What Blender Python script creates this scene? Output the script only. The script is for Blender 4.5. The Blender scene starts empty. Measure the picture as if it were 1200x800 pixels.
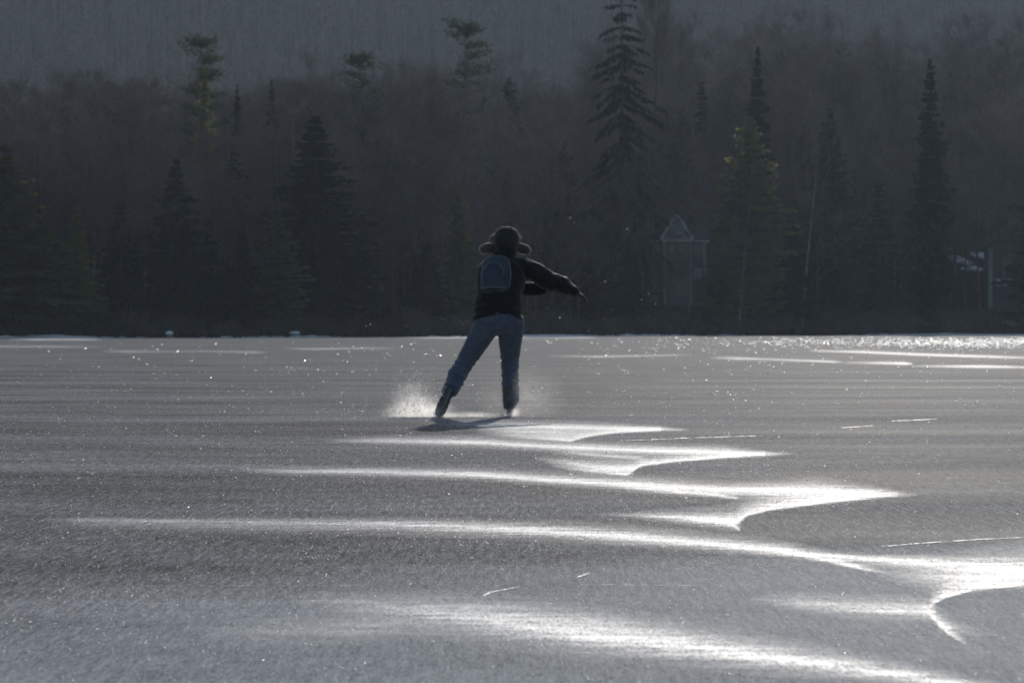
import bpy, bmesh, math, random
import numpy as np
from mathutils import Vector, Matrix, noise as mnoise

rnd = random.Random(7)
rng = np.random.default_rng(11)
scene = bpy.context.scene
C = scene.collection

# ------------------------------------------------------------------ camera numbers
CAM_H, F, HY = 0.83, 4000.0, 385.0        # eye height, focal length and horizon row (photo pixels, 1200 wide)
def P(px, py, d):                          # point seen at a pixel, at distance d
    return Vector(((px-600)/F*d, d, CAM_H+(HY-py)/F*d))
def G(px, py, z=0.0):                      # point on the ice seen at a pixel
    d = (CAM_H-z)*F/(py-HY)
    return Vector(((px-600)/F*d, d, z))

# ------------------------------------------------------------------ object helpers
def link(o, parent=None):
    C.objects.link(o)
    if parent: o.parent = parent
    return o
def mesh_obj(name, me, mat=None, parent=None, smooth=False):
    o = bpy.data.objects.new(name, me); link(o, parent)
    if mat and not me.materials: me.materials.append(mat)
    if smooth: me.shade_smooth()
    return o
def bm_obj(name, bm, mat=None, parent=None, smooth=False):
    me = bpy.data.meshes.new(name); bm.to_mesh(me); bm.free()
    return mesh_obj(name, me, mat, parent, smooth)
def tag(o, label=None, cat=None, group=None, kind=None):
    if label: o['label'] = label
    if cat: o['category'] = cat
    if group: o['group'] = group
    if kind: o['kind'] = kind
    return o
def empty(name, loc=(0,0,0), rz=0):
    o = bpy.data.objects.new(name, None); link(o); o.location = loc; o.rotation_euler = (0,0,rz); o.empty_display_size = .3
    return o
def np_mesh(name, verts, faces):           # faces: (n,k) int array
    me = bpy.data.meshes.new(name)
    verts = np.asarray(verts, dtype=np.float32); faces = np.asarray(faces, dtype=np.int32)
    n, k = faces.shape
    me.vertices.add(len(verts)); me.vertices.foreach_set('co', verts.ravel())
    me.loops.add(n*k); me.loops.foreach_set('vertex_index', faces.ravel())
    me.polygons.add(n); me.polygons.foreach_set('loop_start', np.arange(0, n*k, k, dtype=np.int32))
    me.update(calc_edges=True); me.validate()
    return me
def dup(root, loc, rz, scale, label=None, group=None):
    r = root.copy(); C.objects.link(r); r.location = loc; r.rotation_euler = (0,0,rz); r.scale = scale
    if label: r['label'] = label
    if group: r['group'] = group
    elif 'group' in r: del r['group']
    for ch in list(root.children):
        c = ch.copy(); C.objects.link(c); c.parent = r
    return r

# ------------------------------------------------------------------ material helpers
def new_mat(name):
    m = bpy.data.materials.new(name); m.use_nodes = True
    nt = m.node_tree; b = nt.nodes['Principled BSDF']
    return m, nt, b
def N(nt, t, **kw):
    n = nt.nodes.new(t)
    for k, v in kw.items():
        if k.startswith('i_'):
            n.inputs[int(k[2:]) if k[2:].isdigit() else k[2:].replace('_', ' ')].default_value = v
        else: setattr(n, k, v)
    return n
def ramp(nt, src, stops):
    r = nt.nodes.new('ShaderNodeValToRGB'); e = r.color_ramp.elements
    while len(e) < len(stops): e.new(0.5)
    for el, (p, c) in zip(e, stops):
        el.position = p; el.color = (*c, 1) if len(c) == 3 else c
    nt.links.new(src, r.inputs[0]); return r
def noise_tex(nt, scale, detail=4, rough=.6, vec=None, stretch=None):
    n = N(nt, 'ShaderNodeTexNoise'); n.inputs['Scale'].default_value = scale
    n.inputs['Detail'].default_value = detail; n.inputs['Roughness'].default_value = rough
    if vec is None:
        tc = nt.nodes.new('ShaderNodeTexCoord'); vec = tc.outputs['Object']
    if stretch:
        mp = nt.nodes.new('ShaderNodeMapping'); mp.inputs['Scale'].default_value = stretch
        nt.links.new(vec, mp.inputs[0]); vec = mp.outputs[0]
    nt.links.new(vec, n.inputs['Vector']); return n
def simple(name, lo, hi, scale=8, rough=.8, bump=.0, sheen=0, spec=.3, bump_scale=None):
    m, nt, b = new_mat(name)
    n = noise_tex(nt, scale, 5)
    r = ramp(nt, n.outputs[0], [(.3, lo), (.7, hi)])
    nt.links.new(r.outputs[0], b.inputs['Base Color'])
    b.inputs['Roughness'].default_value = rough; b.inputs['Specular IOR Level'].default_value = spec
    if sheen:
        b.inputs['Sheen Weight'].default_value = sheen; b.inputs['Sheen Roughness'].default_value = .35
    if bump:
        n2 = noise_tex(nt, bump_scale or scale*4, 6)
        bp = N(nt, 'ShaderNodeBump'); bp.inputs['Strength'].default_value = bump; bp.inputs['Distance'].default_value = .02
        nt.links.new(n2.outputs[0], bp.inputs['Height']); nt.links.new(bp.outputs[0], b.inputs['Normal'])
    return m
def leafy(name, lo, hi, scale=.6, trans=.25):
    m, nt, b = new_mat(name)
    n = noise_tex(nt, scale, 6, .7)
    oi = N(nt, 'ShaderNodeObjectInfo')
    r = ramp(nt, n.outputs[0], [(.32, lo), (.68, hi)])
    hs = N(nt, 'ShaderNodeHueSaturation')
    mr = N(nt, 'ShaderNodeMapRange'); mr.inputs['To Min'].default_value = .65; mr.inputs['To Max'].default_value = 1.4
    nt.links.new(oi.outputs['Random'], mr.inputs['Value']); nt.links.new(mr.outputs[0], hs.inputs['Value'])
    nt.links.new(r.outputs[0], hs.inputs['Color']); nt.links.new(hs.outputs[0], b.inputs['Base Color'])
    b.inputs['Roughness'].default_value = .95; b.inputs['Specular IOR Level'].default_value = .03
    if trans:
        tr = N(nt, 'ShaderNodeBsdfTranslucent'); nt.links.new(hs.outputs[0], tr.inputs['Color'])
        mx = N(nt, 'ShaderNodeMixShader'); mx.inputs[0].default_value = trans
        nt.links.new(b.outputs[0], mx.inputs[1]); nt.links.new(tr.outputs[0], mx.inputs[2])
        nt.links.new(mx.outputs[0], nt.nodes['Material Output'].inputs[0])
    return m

MAT = {}
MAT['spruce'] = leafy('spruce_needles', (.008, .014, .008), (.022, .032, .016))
MAT['olive'] = leafy('olive_needles', (.075, .084, .026), (.195, .195, .062), trans=.5)
MAT['pine'] = leafy('pine_needles', (.020, .034, .016), (.060, .080, .034))
MAT['twig'] = leafy('bare_twigs', (.070, .061, .060), (.165, .142, .134), scale=.3, trans=0)
MAT['bark'] = leafy('grey_bark', (.035, .030, .028), (.090, .078, .070), scale=2.5, trans=0)
MAT['birch'] = leafy('pale_bark', (.16, .15, .14), (.34, .33, .32), scale=1.5, trans=0)
MAT['jacket'] = simple('black_nylon', (.006, .006, .007), (.012, .012, .013), 14, .75, .5, .25, .35, 60)
MAT['jeans'] = simple('blue_denim', (.064, .077, .110), (.105, .124, .166), 18, .85, .4, .35, .2, 90)
MAT['pack'] = simple('slate_blue_nylon', (.030, .043, .062), (.052, .072, .098), 10, .55, .3, .15, .35, 80)
MAT['packpanel'] = simple('dusty_blue_nylon', (.022, .034, .052), (.050, .070, .098), 10, .55, .3, .15, .35, 80)
MAT['strap'] = simple('grey_webbing', (.09, .105, .125), (.15, .17, .19), 30, .6)
MAT['darkstrap'] = simple('dark_webbing', (.010, .011, .013), (.02, .02, .023), 30, .6)
MAT['hat'] = simple('dark_hat_cloth', (.020, .021, .024), (.038, .040, .045), 20, .8, .3, .5)
MAT['fur'] = simple('brown_fur', (.030, .027, .025), (.075, .066, .060), 40, .6, 0, 1.0)
MAT['fringe'] = leafy('rim_lit_fur_tips', (.30, .27, .23), (.52, .47, .42), 30, trans=.65)  # pale tips put the sun's rim light into the fur colour
MAT['skin'] = simple('skin', (.42, .25, .19), (.52, .32, .24), 30, .5)
MAT['hair'] = simple('dark_hair', (.02, .014, .01), (.04, .03, .02), 60, .5)
MAT['glove'] = simple('black_glove', (.012, .012, .013), (.03, .03, .032), 30, .45, .3, .3, .5)
MAT['boot'] = simple('black_boot_leather', (.010, .010, .012), (.028, .028, .032), 20, .4, .2, 0, .5)
MAT['sole'] = simple('grey_boot_sole', (.06, .075, .09), (.12, .14, .16), 25, .5)
m, nt, b = new_mat('skate_steel'); b.inputs['Base Color'].default_value = (.55, .56, .58, 1); b.inputs['Metallic'].default_value = 1
b.inputs['Roughness'].default_value = .25; MAT['steel'] = m
MAT['housepaint'] = simple('pale_clapboard', (.075, .09, .105), (.105, .12, .135), 1.2, .7)
MAT['gablepaint'] = simple('pale_gable_boards', (.32, .35, .38), (.38, .41, .44), 2, .7)
MAT['trim'] = simple('white_trim', (.66, .69, .72), (.76, .79, .81), 2, .6)
MAT['roof'] = simple('dark_shingle', (.035, .035, .038), (.07, .07, .075), 3, .85)
MAT['wood'] = simple('weathered_deck', (.14, .13, .12), (.24, .22, .20), 3, .8)
m, nt, b = new_mat('window_glass'); b.inputs['Base Color'].default_value = (.02, .024, .03, 1); b.inputs['Roughness'].default_value = .08; MAT['glass'] = m
MAT['rock'] = simple('granite', (.08, .08, .085), (.2, .2, .2), 3, .85, .6)

# snow: white, grainy, sparkling
m, nt, b = new_mat('snow')
n = noise_tex(nt, 4, 6, .7); r = ramp(nt, n.outputs[0], [(.3, (.74, .77, .80)), (.7, (.86, .87, .88))])
nt.links.new(r.outputs[0], b.inputs['Base Color']); b.inputs['Roughness'].default_value = .8; b.inputs['Specular IOR Level'].default_value = .1
MAT['snow'] = m

m, nt, b = new_mat('crack_frost'); b.inputs['Base Color'].default_value = (.8, .81, .83, 1); b.inputs['Roughness'].default_value = .6; b.inputs['Specular IOR Level'].default_value = .22; MAT['crack'] = m
# blown snow lying on the ice: grains with gaps between them
m, nt, b = new_mat('blown_snow')
tc = N(nt, 'ShaderNodeTexCoord')
at = N(nt, 'ShaderNodeAttribute', attribute_name='cover')
fine = noise_tex(nt, 160, 3, .8, tc.outputs['Object'], (1, .14, 1))
wind = noise_tex(nt, 2.2, 6, .7, tc.outputs['Object'], (.9, 3.2, 1))
mid = noise_tex(nt, 22, 4, .7, tc.outputs['Object'], (1, .35, 1))
def math_node(op, a, bb=None, c=None, clamp=False):
    q = N(nt, 'ShaderNodeMath', operation=op, use_clamp=clamp)
    for i, v in enumerate((a, bb, c)):
        if v is None: continue
        if isinstance(v, (int, float)): q.inputs[i].default_value = v
        else: nt.links.new(v, q.inputs[i])
    return q.outputs[0]
mixn = math_node('ADD', math_node('MULTIPLY', fine.outputs[0], .45), math_node('ADD', math_node('MULTIPLY', wind.outputs[0], .38), math_node('MULTIPLY', mid.outputs[0], .17)))
# threshold falls as cover grows
gr = math_node('ADD', math_node('MULTIPLY', math_node('SUBTRACT', mixn, .5), 5.5), .5, clamp=True)
cv = math_node('POWER', at.outputs['Fac'], 1.12)
fac = math_node('MULTIPLY', cv, math_node('ADD', math_node('MULTIPLY', gr, math_node('SUBTRACT', 2.0, cv)), math_node('MULTIPLY', cv, .36)), clamp=True)
b.inputs['Base Color'].default_value = (.82, .83, .85, 1); b.inputs['Roughness'].default_value = .64; b.inputs['Specular IOR Level'].default_value = .20
bp = N(nt, 'ShaderNodeBump'); bp.inputs['Strength'].default_value = .25; bp.inputs['Distance'].default_value = .002
nt.links.new(fine.outputs[0], bp.inputs['Height']); nt.links.new(bp.outputs[0], b.inputs['Normal'])
tr = N(nt, 'ShaderNodeBsdfTransparent'); mx = N(nt, 'ShaderNodeMixShader')
nt.links.new(fac, mx.inputs[0]); nt.links.new(tr.outputs[0], mx.inputs[1]); nt.links.new(b.outputs[0], mx.inputs[2])
nt.links.new(mx.outputs[0], nt.nodes['Material Output'].inputs[0])
MAT['blown'] = m

# frost crystals and airborne snow
m, nt, b = new_mat('frost_crystal'); b.inputs['Base Color'].default_value = (.95, .95, .95, 1); b.inputs['Metallic'].default_value = 1; b.inputs['Roughness'].default_value = .38
b.inputs['Specular IOR Level'].default_value = .8; 
trl = N(nt, 'ShaderNodeBsdfTranslucent'); trl.inputs[0].default_value = (.95, .95, .95, 1)
mx = N(nt, 'ShaderNodeMixShader'); mx.inputs[0].default_value = .25
nt.links.new(b.outputs[0], mx.inputs[1]); nt.links.new(trl.outputs[0], mx.inputs[2]); nt.links.new(mx.outputs[0], nt.nodes['Material Output'].inputs[0])
MAT['crystal'] = m
m, nt, b = new_mat('glitter_metal'); b.inputs['Base Color'].default_value = (.98, .98, .97, 1); b.inputs['Metallic'].default_value = 1; b.inputs['Roughness'].default_value = .36; MAT['glint'] = m  # mirror-like metal, added to make the far sun glitter
m, nt, b = new_mat('snow_powder'); b.inputs['Base Color'].default_value = (.9, .9, .9, 1); b.inputs['Roughness'].default_value = .5
trl = N(nt, 'ShaderNodeBsdfTranslucent'); trl.inputs[0].default_value = (.95, .95, .95, 1)
mx = N(nt, 'ShaderNodeMixShader'); mx.inputs[0].default_value = .88
nt.links.new(b.outputs[0], mx.inputs[1]); nt.links.new(trl.outputs[0], mx.inputs[2]); nt.links.new(mx.outputs[0], nt.nodes['Material Output'].inputs[0])
MAT['powder'] = m

# lake ice
m, nt, b = new_mat('lake_ice')
tc = N(nt, 'ShaderNodeTexCoord'); O = tc.outputs['Object']
g0 = noise_tex(nt, 150, 2, .6, O, (1, .085, 1))       # wind-combed frost grain
g1 = noise_tex(nt, 46, 3, .7, O, (1, .06, 1))
g2 = noise_tex(nt, 1.1, 6, .65, O, (.35, .6, 1))     # patches
g3 = noise_tex(nt, .30, 5, .62, O, (.07, 1.0, 1))     # long bands far out
big = noise_tex(nt, .25, 4, .55, O, (.5, 1, 1))
def MN(op, a, bb=None, clamp=False):
    q = N(nt, 'ShaderNodeMath', operation=op, use_clamp=clamp)
    for i, v in enumerate((a, bb)):
        if v is None: continue
        if isinstance(v, (int, float)): q.inputs[i].default_value = v
        else: nt.links.new(v, q.inputs[i])
    return q.outputs[0]
tot = MN('ADD', MN('MULTIPLY', g0.outputs[0], .32), MN('ADD', MN('MULTIPLY', g1.outputs[0], .28), MN('ADD', MN('MULTIPLY', g2.outputs[0], .18), MN('MULTIPLY', g3.outputs[0], .22))))
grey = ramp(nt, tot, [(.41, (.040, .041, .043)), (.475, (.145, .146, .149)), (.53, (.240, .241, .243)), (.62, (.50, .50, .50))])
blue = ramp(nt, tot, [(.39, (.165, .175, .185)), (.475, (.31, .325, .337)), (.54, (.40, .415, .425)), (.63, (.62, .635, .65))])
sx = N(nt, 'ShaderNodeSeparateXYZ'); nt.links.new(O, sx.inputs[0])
# paler, bluer ice colour towards the camera, with a noisy edge
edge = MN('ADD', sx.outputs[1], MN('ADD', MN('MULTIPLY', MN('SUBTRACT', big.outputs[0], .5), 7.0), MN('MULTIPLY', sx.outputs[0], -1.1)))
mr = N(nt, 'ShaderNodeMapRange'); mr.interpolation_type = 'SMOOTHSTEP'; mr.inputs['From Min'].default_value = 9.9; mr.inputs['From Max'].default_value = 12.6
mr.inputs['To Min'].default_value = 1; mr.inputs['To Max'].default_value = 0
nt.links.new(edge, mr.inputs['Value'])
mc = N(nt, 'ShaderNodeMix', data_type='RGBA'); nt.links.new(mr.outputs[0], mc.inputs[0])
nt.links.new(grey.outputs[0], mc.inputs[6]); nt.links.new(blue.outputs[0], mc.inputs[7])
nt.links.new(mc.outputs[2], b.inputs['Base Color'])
rr = N(nt, 'ShaderNodeMapRange'); rr.inputs['From Min'].default_value = .3; rr.inputs['From Max'].default_value = .7
rr.inputs['To Min'].default_value = .55; rr.inputs['To Max'].default_value = .75
nt.links.new(g3.outputs[0], rr.inputs['Value']); nt.links.new(rr.outputs[0], b.inputs['Roughness'])
b.inputs['IOR'].default_value = 1.31; b.inputs['Specular IOR Level'].default_value = .004
bp = N(nt, 'ShaderNodeBump'); bp.inputs['Strength'].default_value = .2; bp.inputs['Distance'].default_value = .002
nt.links.new(MN('ADD', g0.outputs[0], MN('MULTIPLY', g1.outputs[0], 1.5)), bp.inputs['Height']); nt.links.new(bp.outputs[0], b.inputs['Normal'])
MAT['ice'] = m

# forest floor with patches of snow
m, nt, b = new_mat('forest_floor')
n1 = noise_tex(nt, .35, 6, .65); n2 = noise_tex(nt, 2.0, 6, .7)
litter = ramp(nt, n2.outputs[0], [(.3, (.012, .010, .008)), (.7, (.034, .028, .023))])
sn = ramp(nt, n1.outputs[0], [(.66, (0, 0, 0)), (.72, (1, 1, 1))])
tcf = N(nt, 'ShaderNodeTexCoord'); sxf = N(nt, 'ShaderNodeSeparateXYZ'); nt.links.new(tcf.outputs['Object'], sxf.inputs[0])
low = N(nt, 'ShaderNodeMapRange'); low.inputs['From Min'].default_value = 600; low.inputs['From Max'].default_value = 700; low.inputs['To Min'].default_value = 1; low.inputs['To Max'].default_value = 0
nt.links.new(sxf.outputs[1], low.inputs['Value'])
mm = N(nt, 'ShaderNodeMath', operation='MULTIPLY'); nt.links.new(sn.outputs[0], mm.inputs[0]); nt.links.new(low.outputs[0], mm.inputs[1])
mc = N(nt, 'ShaderNodeMix', data_type='RGBA'); nt.links.new(mm.outputs[0], mc.inputs[0]); nt.links.new(litter.outputs[0], mc.inputs[6])
mc.inputs[7].default_value = (.38, .40, .43, 1)
nt.links.new(mc.outputs[2], b.inputs['Base Color']); b.inputs['Roughness'].default_value = 1; b.inputs['Specular IOR Level'].default_value = 0
MAT['floor'] = m

# ------------------------------------------------------------------ terrain
def sstep(a, b_, x): t = np.clip((x-a)/(b_-a), 0, 1); return t*t*(3-2*t)
def shore(x): return 375+75*np.tanh(np.asarray(x)/35.0)+1.6*np.sin(np.asarray(x)*.31)+.8*np.sin(np.asarray(x)*.83+1)
def ground(x, y):
    x = np.asarray(x, float); y = np.asarray(y, float)
    t = y-shore(x)
    s = .12+.10*sstep(-15, 45, x)                                     # steeper on the right
    z = np.where(t < 0, t*.15, .45*sstep(0, 3, t)+np.maximum(t-1, 0)*s)
    lim = np.minimum(z, 16+20*sstep(-15, 45, x)+.004*np.maximum(t, 0))
    z = np.where(t > 0, lim, z)
    hill = np.maximum(y-960-60*np.sin(x*.006), 0)*.30
    bumps = .5*np.sin(x*.21+y*.13)+.35*np.sin(x*.47-y*.31)
    return z+hill+np.where(t > 3, bumps*sstep(3, 25, t), 0)

xs = np.concatenate([np.linspace(-1500, -260, 26), np.linspace(-240, 240, 241), np.linspace(260, 1500, 26)])
ts = np.concatenate([np.linspace(-6, 40, 70), np.linspace(42, 300, 100), np.linspace(310, 2200, 130)])
X, T = np.meshgrid(xs, ts); Y = shore(X)+T; Z = ground(X, Y)
V = np.stack([X, Y, Z], -1).reshape(-1, 3)
nx, ny = len(xs), len(ts)
idx = np.arange(nx*ny).reshape(ny, nx)
Fq = np.stack([idx[:-1, :-1], idx[:-1, 1:], idx[1:, 1:], idx[1:, :-1]], -1).reshape(-1, 4)
tag(mesh_obj('wooded_hillside', np_mesh('wooded_hillside', V, Fq), MAT['floor'], smooth=True), kind='structure')

# lake ice: one sheet under everything
bm = bmesh.new()
for (x, y) in ((-1500, -60), (1500, -60), (1500, 2600), (-1500, 2600)): bm.verts.new((x, y, 0))
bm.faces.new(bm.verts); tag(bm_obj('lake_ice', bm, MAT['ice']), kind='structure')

# ------------------------------------------------------------------ blown snow drifts
def stroke_cover(px, py, st):
    st = np.array(st, float); st = st[np.argsort(st[:, 0])]
    f = lambda k: np.interp(px+(2.5*np.sin(px*.21+py*.9) if k != 1 else 0), st[:, 0], st[:, k])
    yc, wu, wd, I = f(1), f(2), f(3), f(4)
    inside = (px >= st[0, 0]) & (px <= st[-1, 0])
    d = py-yc
    w = np.where(d < 0, wu, wd); w = np.where(w > 1.6, w*1.1, w)
    a = np.exp(-(np.abs(d)/np.maximum(w, .3))**1.3*1.0)
    return np.where(inside, a*I, 0)
def drift(label, strokes, group='wind-blown snow drifts on the ice', sx=2.5, sy=.75):
    pts = np.array([p for s in strokes for p in s])
    x0, x1 = pts[:, 0].min()-4, pts[:, 0].max()+4
    y0, y1 = (pts[:, 1]-3.6*pts[:, 2]).min(), (pts[:, 1]+3.6*pts[:, 3]).max()
    gx = np.arange(x0, x1, sx); gy = np.arange(max(y0, 394), y1, sy)
    PX, PY = np.meshgrid(gx, gy)
    cov = np.zeros_like(PX)
    for s in strokes: cov = 1-(1-cov)*(1-stroke_cover(PX, PY, s))
    D = CAM_H*F/(PY-HY); WX = (PX-600)/F*D
    Z = .003+np.minimum(cov, 1)**1.5*.0006
    V = np.stack([WX, D, Z], -1).reshape(-1, 3)
    ny, nx = PX.shape; idx = np.arange(nx*ny).reshape(ny, nx)
    Fq = np.stack([idx[:-1, :-1], idx[1:, :-1], idx[1:, 1:], idx[:-1, 1:]], -1)
    keep = np.max(np.stack([cov[:-1, :-1], cov[1:, :-1], cov[1:, 1:], cov[:-1, 1:]]), 0) > .06
    Fq = Fq[keep]
    used = np.unique(Fq); remap = np.full(nx*ny, -1); remap[used] = np.arange(len(used))
    me = np_mesh('snow_drift', V[used], remap[Fq])
    a = me.attributes.new('cover', 'FLOAT', 'POINT'); a.data.foreach_set('value', cov.reshape(-1)[used].astype(np.float32))
    # move the origin onto the drift
    c = V[used].mean(0); c[2] = 0
    me.transform(Matrix.Translation(-Vector(c)))
    o = mesh_obj('snow_drift', me, MAT['blown'], smooth=True); o.location = c
    return tag(o, label, 'snow drift', group)

drift('streaky white snow drift right under the skater, with a short dark-edged beak', [
    [(505,497,2,2,.1),(560,498,3,2,.5),(600,499.5,3,3,.95),(700,502,3,2,.95),(770,503.2,2,1.5,.9),(808,504,1,1,.1)],
    [(555,507,4,2,.0),(620,513,7,2,.6),(668,517,9,1,.9),(690,511,6,.9,.95),(720,507,4,.9,.95),(775,504,2,1,.9)],
    [(560,503,3,3,.1),(600,505,3,3,.45),(660,507,3,3,.5),(690,507,2,2,.2)]])
drift('wide snow drift second below the skates, running to a pointed right tip and hooked beak', [
    [(370,517,2,2,0),(450,517,3,2.5,.7),(560,519,4,3,.9),(650,524,4,3,.95),(750,528,4,3,.95),(850,531,4,3,1),(890,532.3,2,2,.85),(930,532,1.2,1,.1)],
    [(640,546,5,2,0),(690,552,7,2,.65),(735,557,10,1,.95),(750,546,6,.9,1),(790,541,5,.9,.95),(850,536,4,.9,1),(897,533,2,1,.8)],
    [(620,536,3,3,0),(680,545,4,3,.6),(720,550,5,4,.7),(742,550,4,4,.6)],
    [(640,528,2,2,0),(690,533,2.5,2,.6),(745,537,2,1.5,.6),(760,538,1,1,.1)]])
drift('long narrow snow drift crossing mid lake, widening to a bright beak on the right', [
    [(265,551,2,2,0),(340,552,2.5,3,.6),(430,553,3,3,.9),(560,557,4,3,1),(640,563,5,3,1),(750,569,5,4,1),(850,575,5,4,1),(950,576,6,7,1),(1020,579,4,3,.95),(1075,580.5,1.5,1.2,.1)],
    [(735,604,4,3,0),(800,608,6,4,.5),(850,613,9,4,.9),(862,613,10,4,.95),(875,604,9,1.2,.95),(900,598,10,1,.95),(960,590,12,1,1),(1010,584.5,6,1,1),(1052,581,2,1,.4)],
    [(690,603,2,2,0),(780,606,3,2,.5),(845,612,3,2,.7),(858,615,3,2,.6)],
    [(852,613,4,2,.6),(860,617,4,1.5,.9),(868,623,3,1,.5)],
    [(700,567,2,2,0),(780,575,3,2.5,.8),(840,581,3,1.2,.9),(864,584.5,2,1,.5)]])
drift('longest snow drift, starting thin at the far left and forking at the right edge', [
    [(30,610,1.5,2,0),(100,610,2,4,.5),(200,611,2.5,7,.5),(330,613,4,7,.5),(450,614,4,7,.7),(560,619,5,6,.9),(650,624,6,5,1),(750,631,6,5,1),(850,640,6,4,1),(920,648,6,3,1),(970,657,5,2,.95),(1010,667,3,1.5,.9),(1038,672,2,1,.1)],
    [(890,643,2,3,.2),(960,651,2,2.5,.95),(1030,656,3,4,.95),(1100,660,4,6,1),(1215,670,7,10,1)],
    [(1020,672,8,6,0),(1100,678,12,10,.5),(1150,680,16,6,.85),(1215,684,20,2,.95)],
    [(1086,718,3,2,.4),(1094,708,8,1,.9),(1110,700,12,1,.9),(1140,692,14,1,.95),(1215,685,16,1,1)]])
drift('faint snow drift with a curled white hook at its right end', [
    [(870,702,4,4,0),(940,708,7,6,.45),(1010,714,8,7,.6),(1080,716,9,7,.65),(1098,724,9,5,.5)],
    [(1083,712,4,1.5,.6),(1093,725,7,1.5,.95),(1110,742,9,1.5,.95),(1132,756,3,1,.3)],
    [(1100,735,6,6,.35),(1140,742,5,5,.2),(1180,745,3,3,0)]])
drift('broad soft snow drift nearest the camera, sloping down to the right', [
    [(320,700,6,8,0),(420,708,9,14,.35),(500,718,13,14,.6),(580,730,15,13,.9),(680,744,15,13,1),(800,757,13,12,1),(900,772,12,9,.95),(1000,785,9,7,.95),(1080,796,7,5,.9),(1125,804,6,5,.8),(1190,816,6,5,.6)],
    [(180,735,9,9,0),(300,742,12,12,.22),(420,738,12,12,.3),(520,730,12,10,.1)],
    [(520,712,6,6,0),(600,722,7,7,.35),(720,736,8,6,.4),(800,745,6,5,.1)]])
FG = 'thin snow streaks far out on the ice'
far_streaks = [
    ('long thin snow streak slanting to the right edge under the glitter', [[(950,411,1,1,.3),(1010,412.5,1.4,1.2,.8),(1080,415.5,1.4,1.2,.85),(1160,418,1.4,1.2,.8),(1205,419.5,1,1,.5)]]),
    ('bright short snow streak in the second row under the far right glitter', [[(985,425,1,1,.1),(1030,425.3,1.2,1.2,.7),(1062,426,1.6,1.4,1),(1068,426,1,1,.2)]]),
    ('snow streak touching the right edge in the third row below the glitter', [[(1070,429,1,1,.2),(1120,429.4,1.3,1.2,.8),(1155,429.6,1.5,1.3,1),(1205,430.5,1,1,.6)]]),
    ('small snow streak right of the skater at shoulder-wide distance from glitter', [[(830,419,1,1,.1),(862,420,1.5,1.3,.9),(900,421,1,1,.5),(978,424,1.3,1,.7),(985,424,1,1,.1)]]),
    ('pale snow streak beside the left edge near the far shore', [[(-5,406,1.2,1,.7),(60,406.3,1.3,1,.75),(115,406.5,1,1,.2)]]),
    ('short pale snow streak left of centre near the far shore', [[(120,411.5,1,1,.2),(145,412,1.4,1.2,.7),(200,412,1,1,.4),(235,411.5,1,1,.4),(300,413,1.3,1,.7),(312,413,1,1,.2)]]),
    ('thin snow streak between the skater and the left tree point', [[(330,408,1,1,.1),(365,409,1.2,1,.7),(440,408,1,1,.5),(470,408,1,1,.1)]]),
    ('thin snow streak behind the skater reaching to the right', [[(640,417,1,1,.1),(700,418,1.2,1,.7),(790,416,1,1,.4),(810,416,1,1,.1)]])]
far_streaks += [
    ('white snow streak along the shoreline behind the skater legs', [[(470,395.3,1,1,.1),(510,395.0,1.2,1.1,.9),(600,395.0,1.4,1.2,1),(670,395.2,1.2,1,.9),(700,395.4,1,1,.1)]]),
    ('white snow streak along the shoreline near the left edge', [[(10,397.6,1,1,.2),(40,397.4,1.3,1.1,.9),(100,397.6,1.2,1,.8),(122,397.8,1,1,.1)]])]
for lab, st in far_streaks: drift(lab, [[(x, y, a, b_, I*(.62 if x < 900 and y > 400 else .85)) for x, y, a, b_, I in q] for q in st], FG, sx=3, sy=.4)

# white cracks and skate cuts in the ice
def crack(label, pts, w=.012):
    w *= .55
    bm = bmesh.new(); prev = None; vs = []
    P3 = [G(x, y) for x, y in pts]
    fine = []
    for a, b_ in zip(P3[:-1], P3[1:]):
        k = 14
        for i in range(k): fine.append(a.lerp(b_, i/k))
    fine.append(P3[-1])
    for i, p in enumerate(fine):
        q = fine[min(i+1, len(fine)-1)]-fine[max(i-1, 0)]
        n = Vector((-q.y, q.x, 0)).normalized()
        ww = w*(.12 if rnd.random() < .3 else .35+.9*rnd.random())*min(1, .3+min(i, len(fine)-1-i)*.2)
        j = n*rnd.uniform(-.4, .4)*w
        a = bm.verts.new(p+j-n*ww+Vector((0,0,.0025))); t = bm.verts.new(p+j+Vector((0,0,.0025+min(ww*.12,.002)))); b2 = bm.verts.new(p+j+n*ww+Vector((0,0,.0025)))
        if prev:
            bm.faces.new((prev[0], a, t, prev[1])); bm.faces.new((prev[1], t, b2, prev[2]))
        prev = (a, t, b2)
    o = bm_obj('ice_crack', bm, MAT['crack'])
    return tag(o, label, 'ice crack', 'white cracks in the ice')
crack('straight white crack in the ice near the right edge, in two dashes', [(1030,641),(1065,638),(1100,635.5),(1145,632.5),(1200,630)], .022)
crack('short crooked white crack in the near ice, left of bottom centre', [(566,699),(574,694.5),(590,691.5),(608,688)], .012)
crack('small white scratch right of the crooked crack', [(676,677),(684,674),(692,671)], .008)
crack('long faint pale line in the near ice left of centre', [(165,687),(260,686.6),(360,686.2),(420,686.5)], .006)
crack('long faint pale line in the near ice right of centre', [(684,685.5),(740,685.8),(830,687)], .007)
crack('bright dash line far out on the right half of the ice', [(1040,493.5),(1070,492.5),(1097,491)], .05)
crack('pair of faint dashes left of the bright dash line', [(985,501.5),(1000,500.5),(1024,499)], .04)
crack('broken line of white dashes right of the snow beak under the skater', [(726,516.5),(760,515.5),(800,513.5),(850,512),(893,510.8)], .03)

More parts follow.
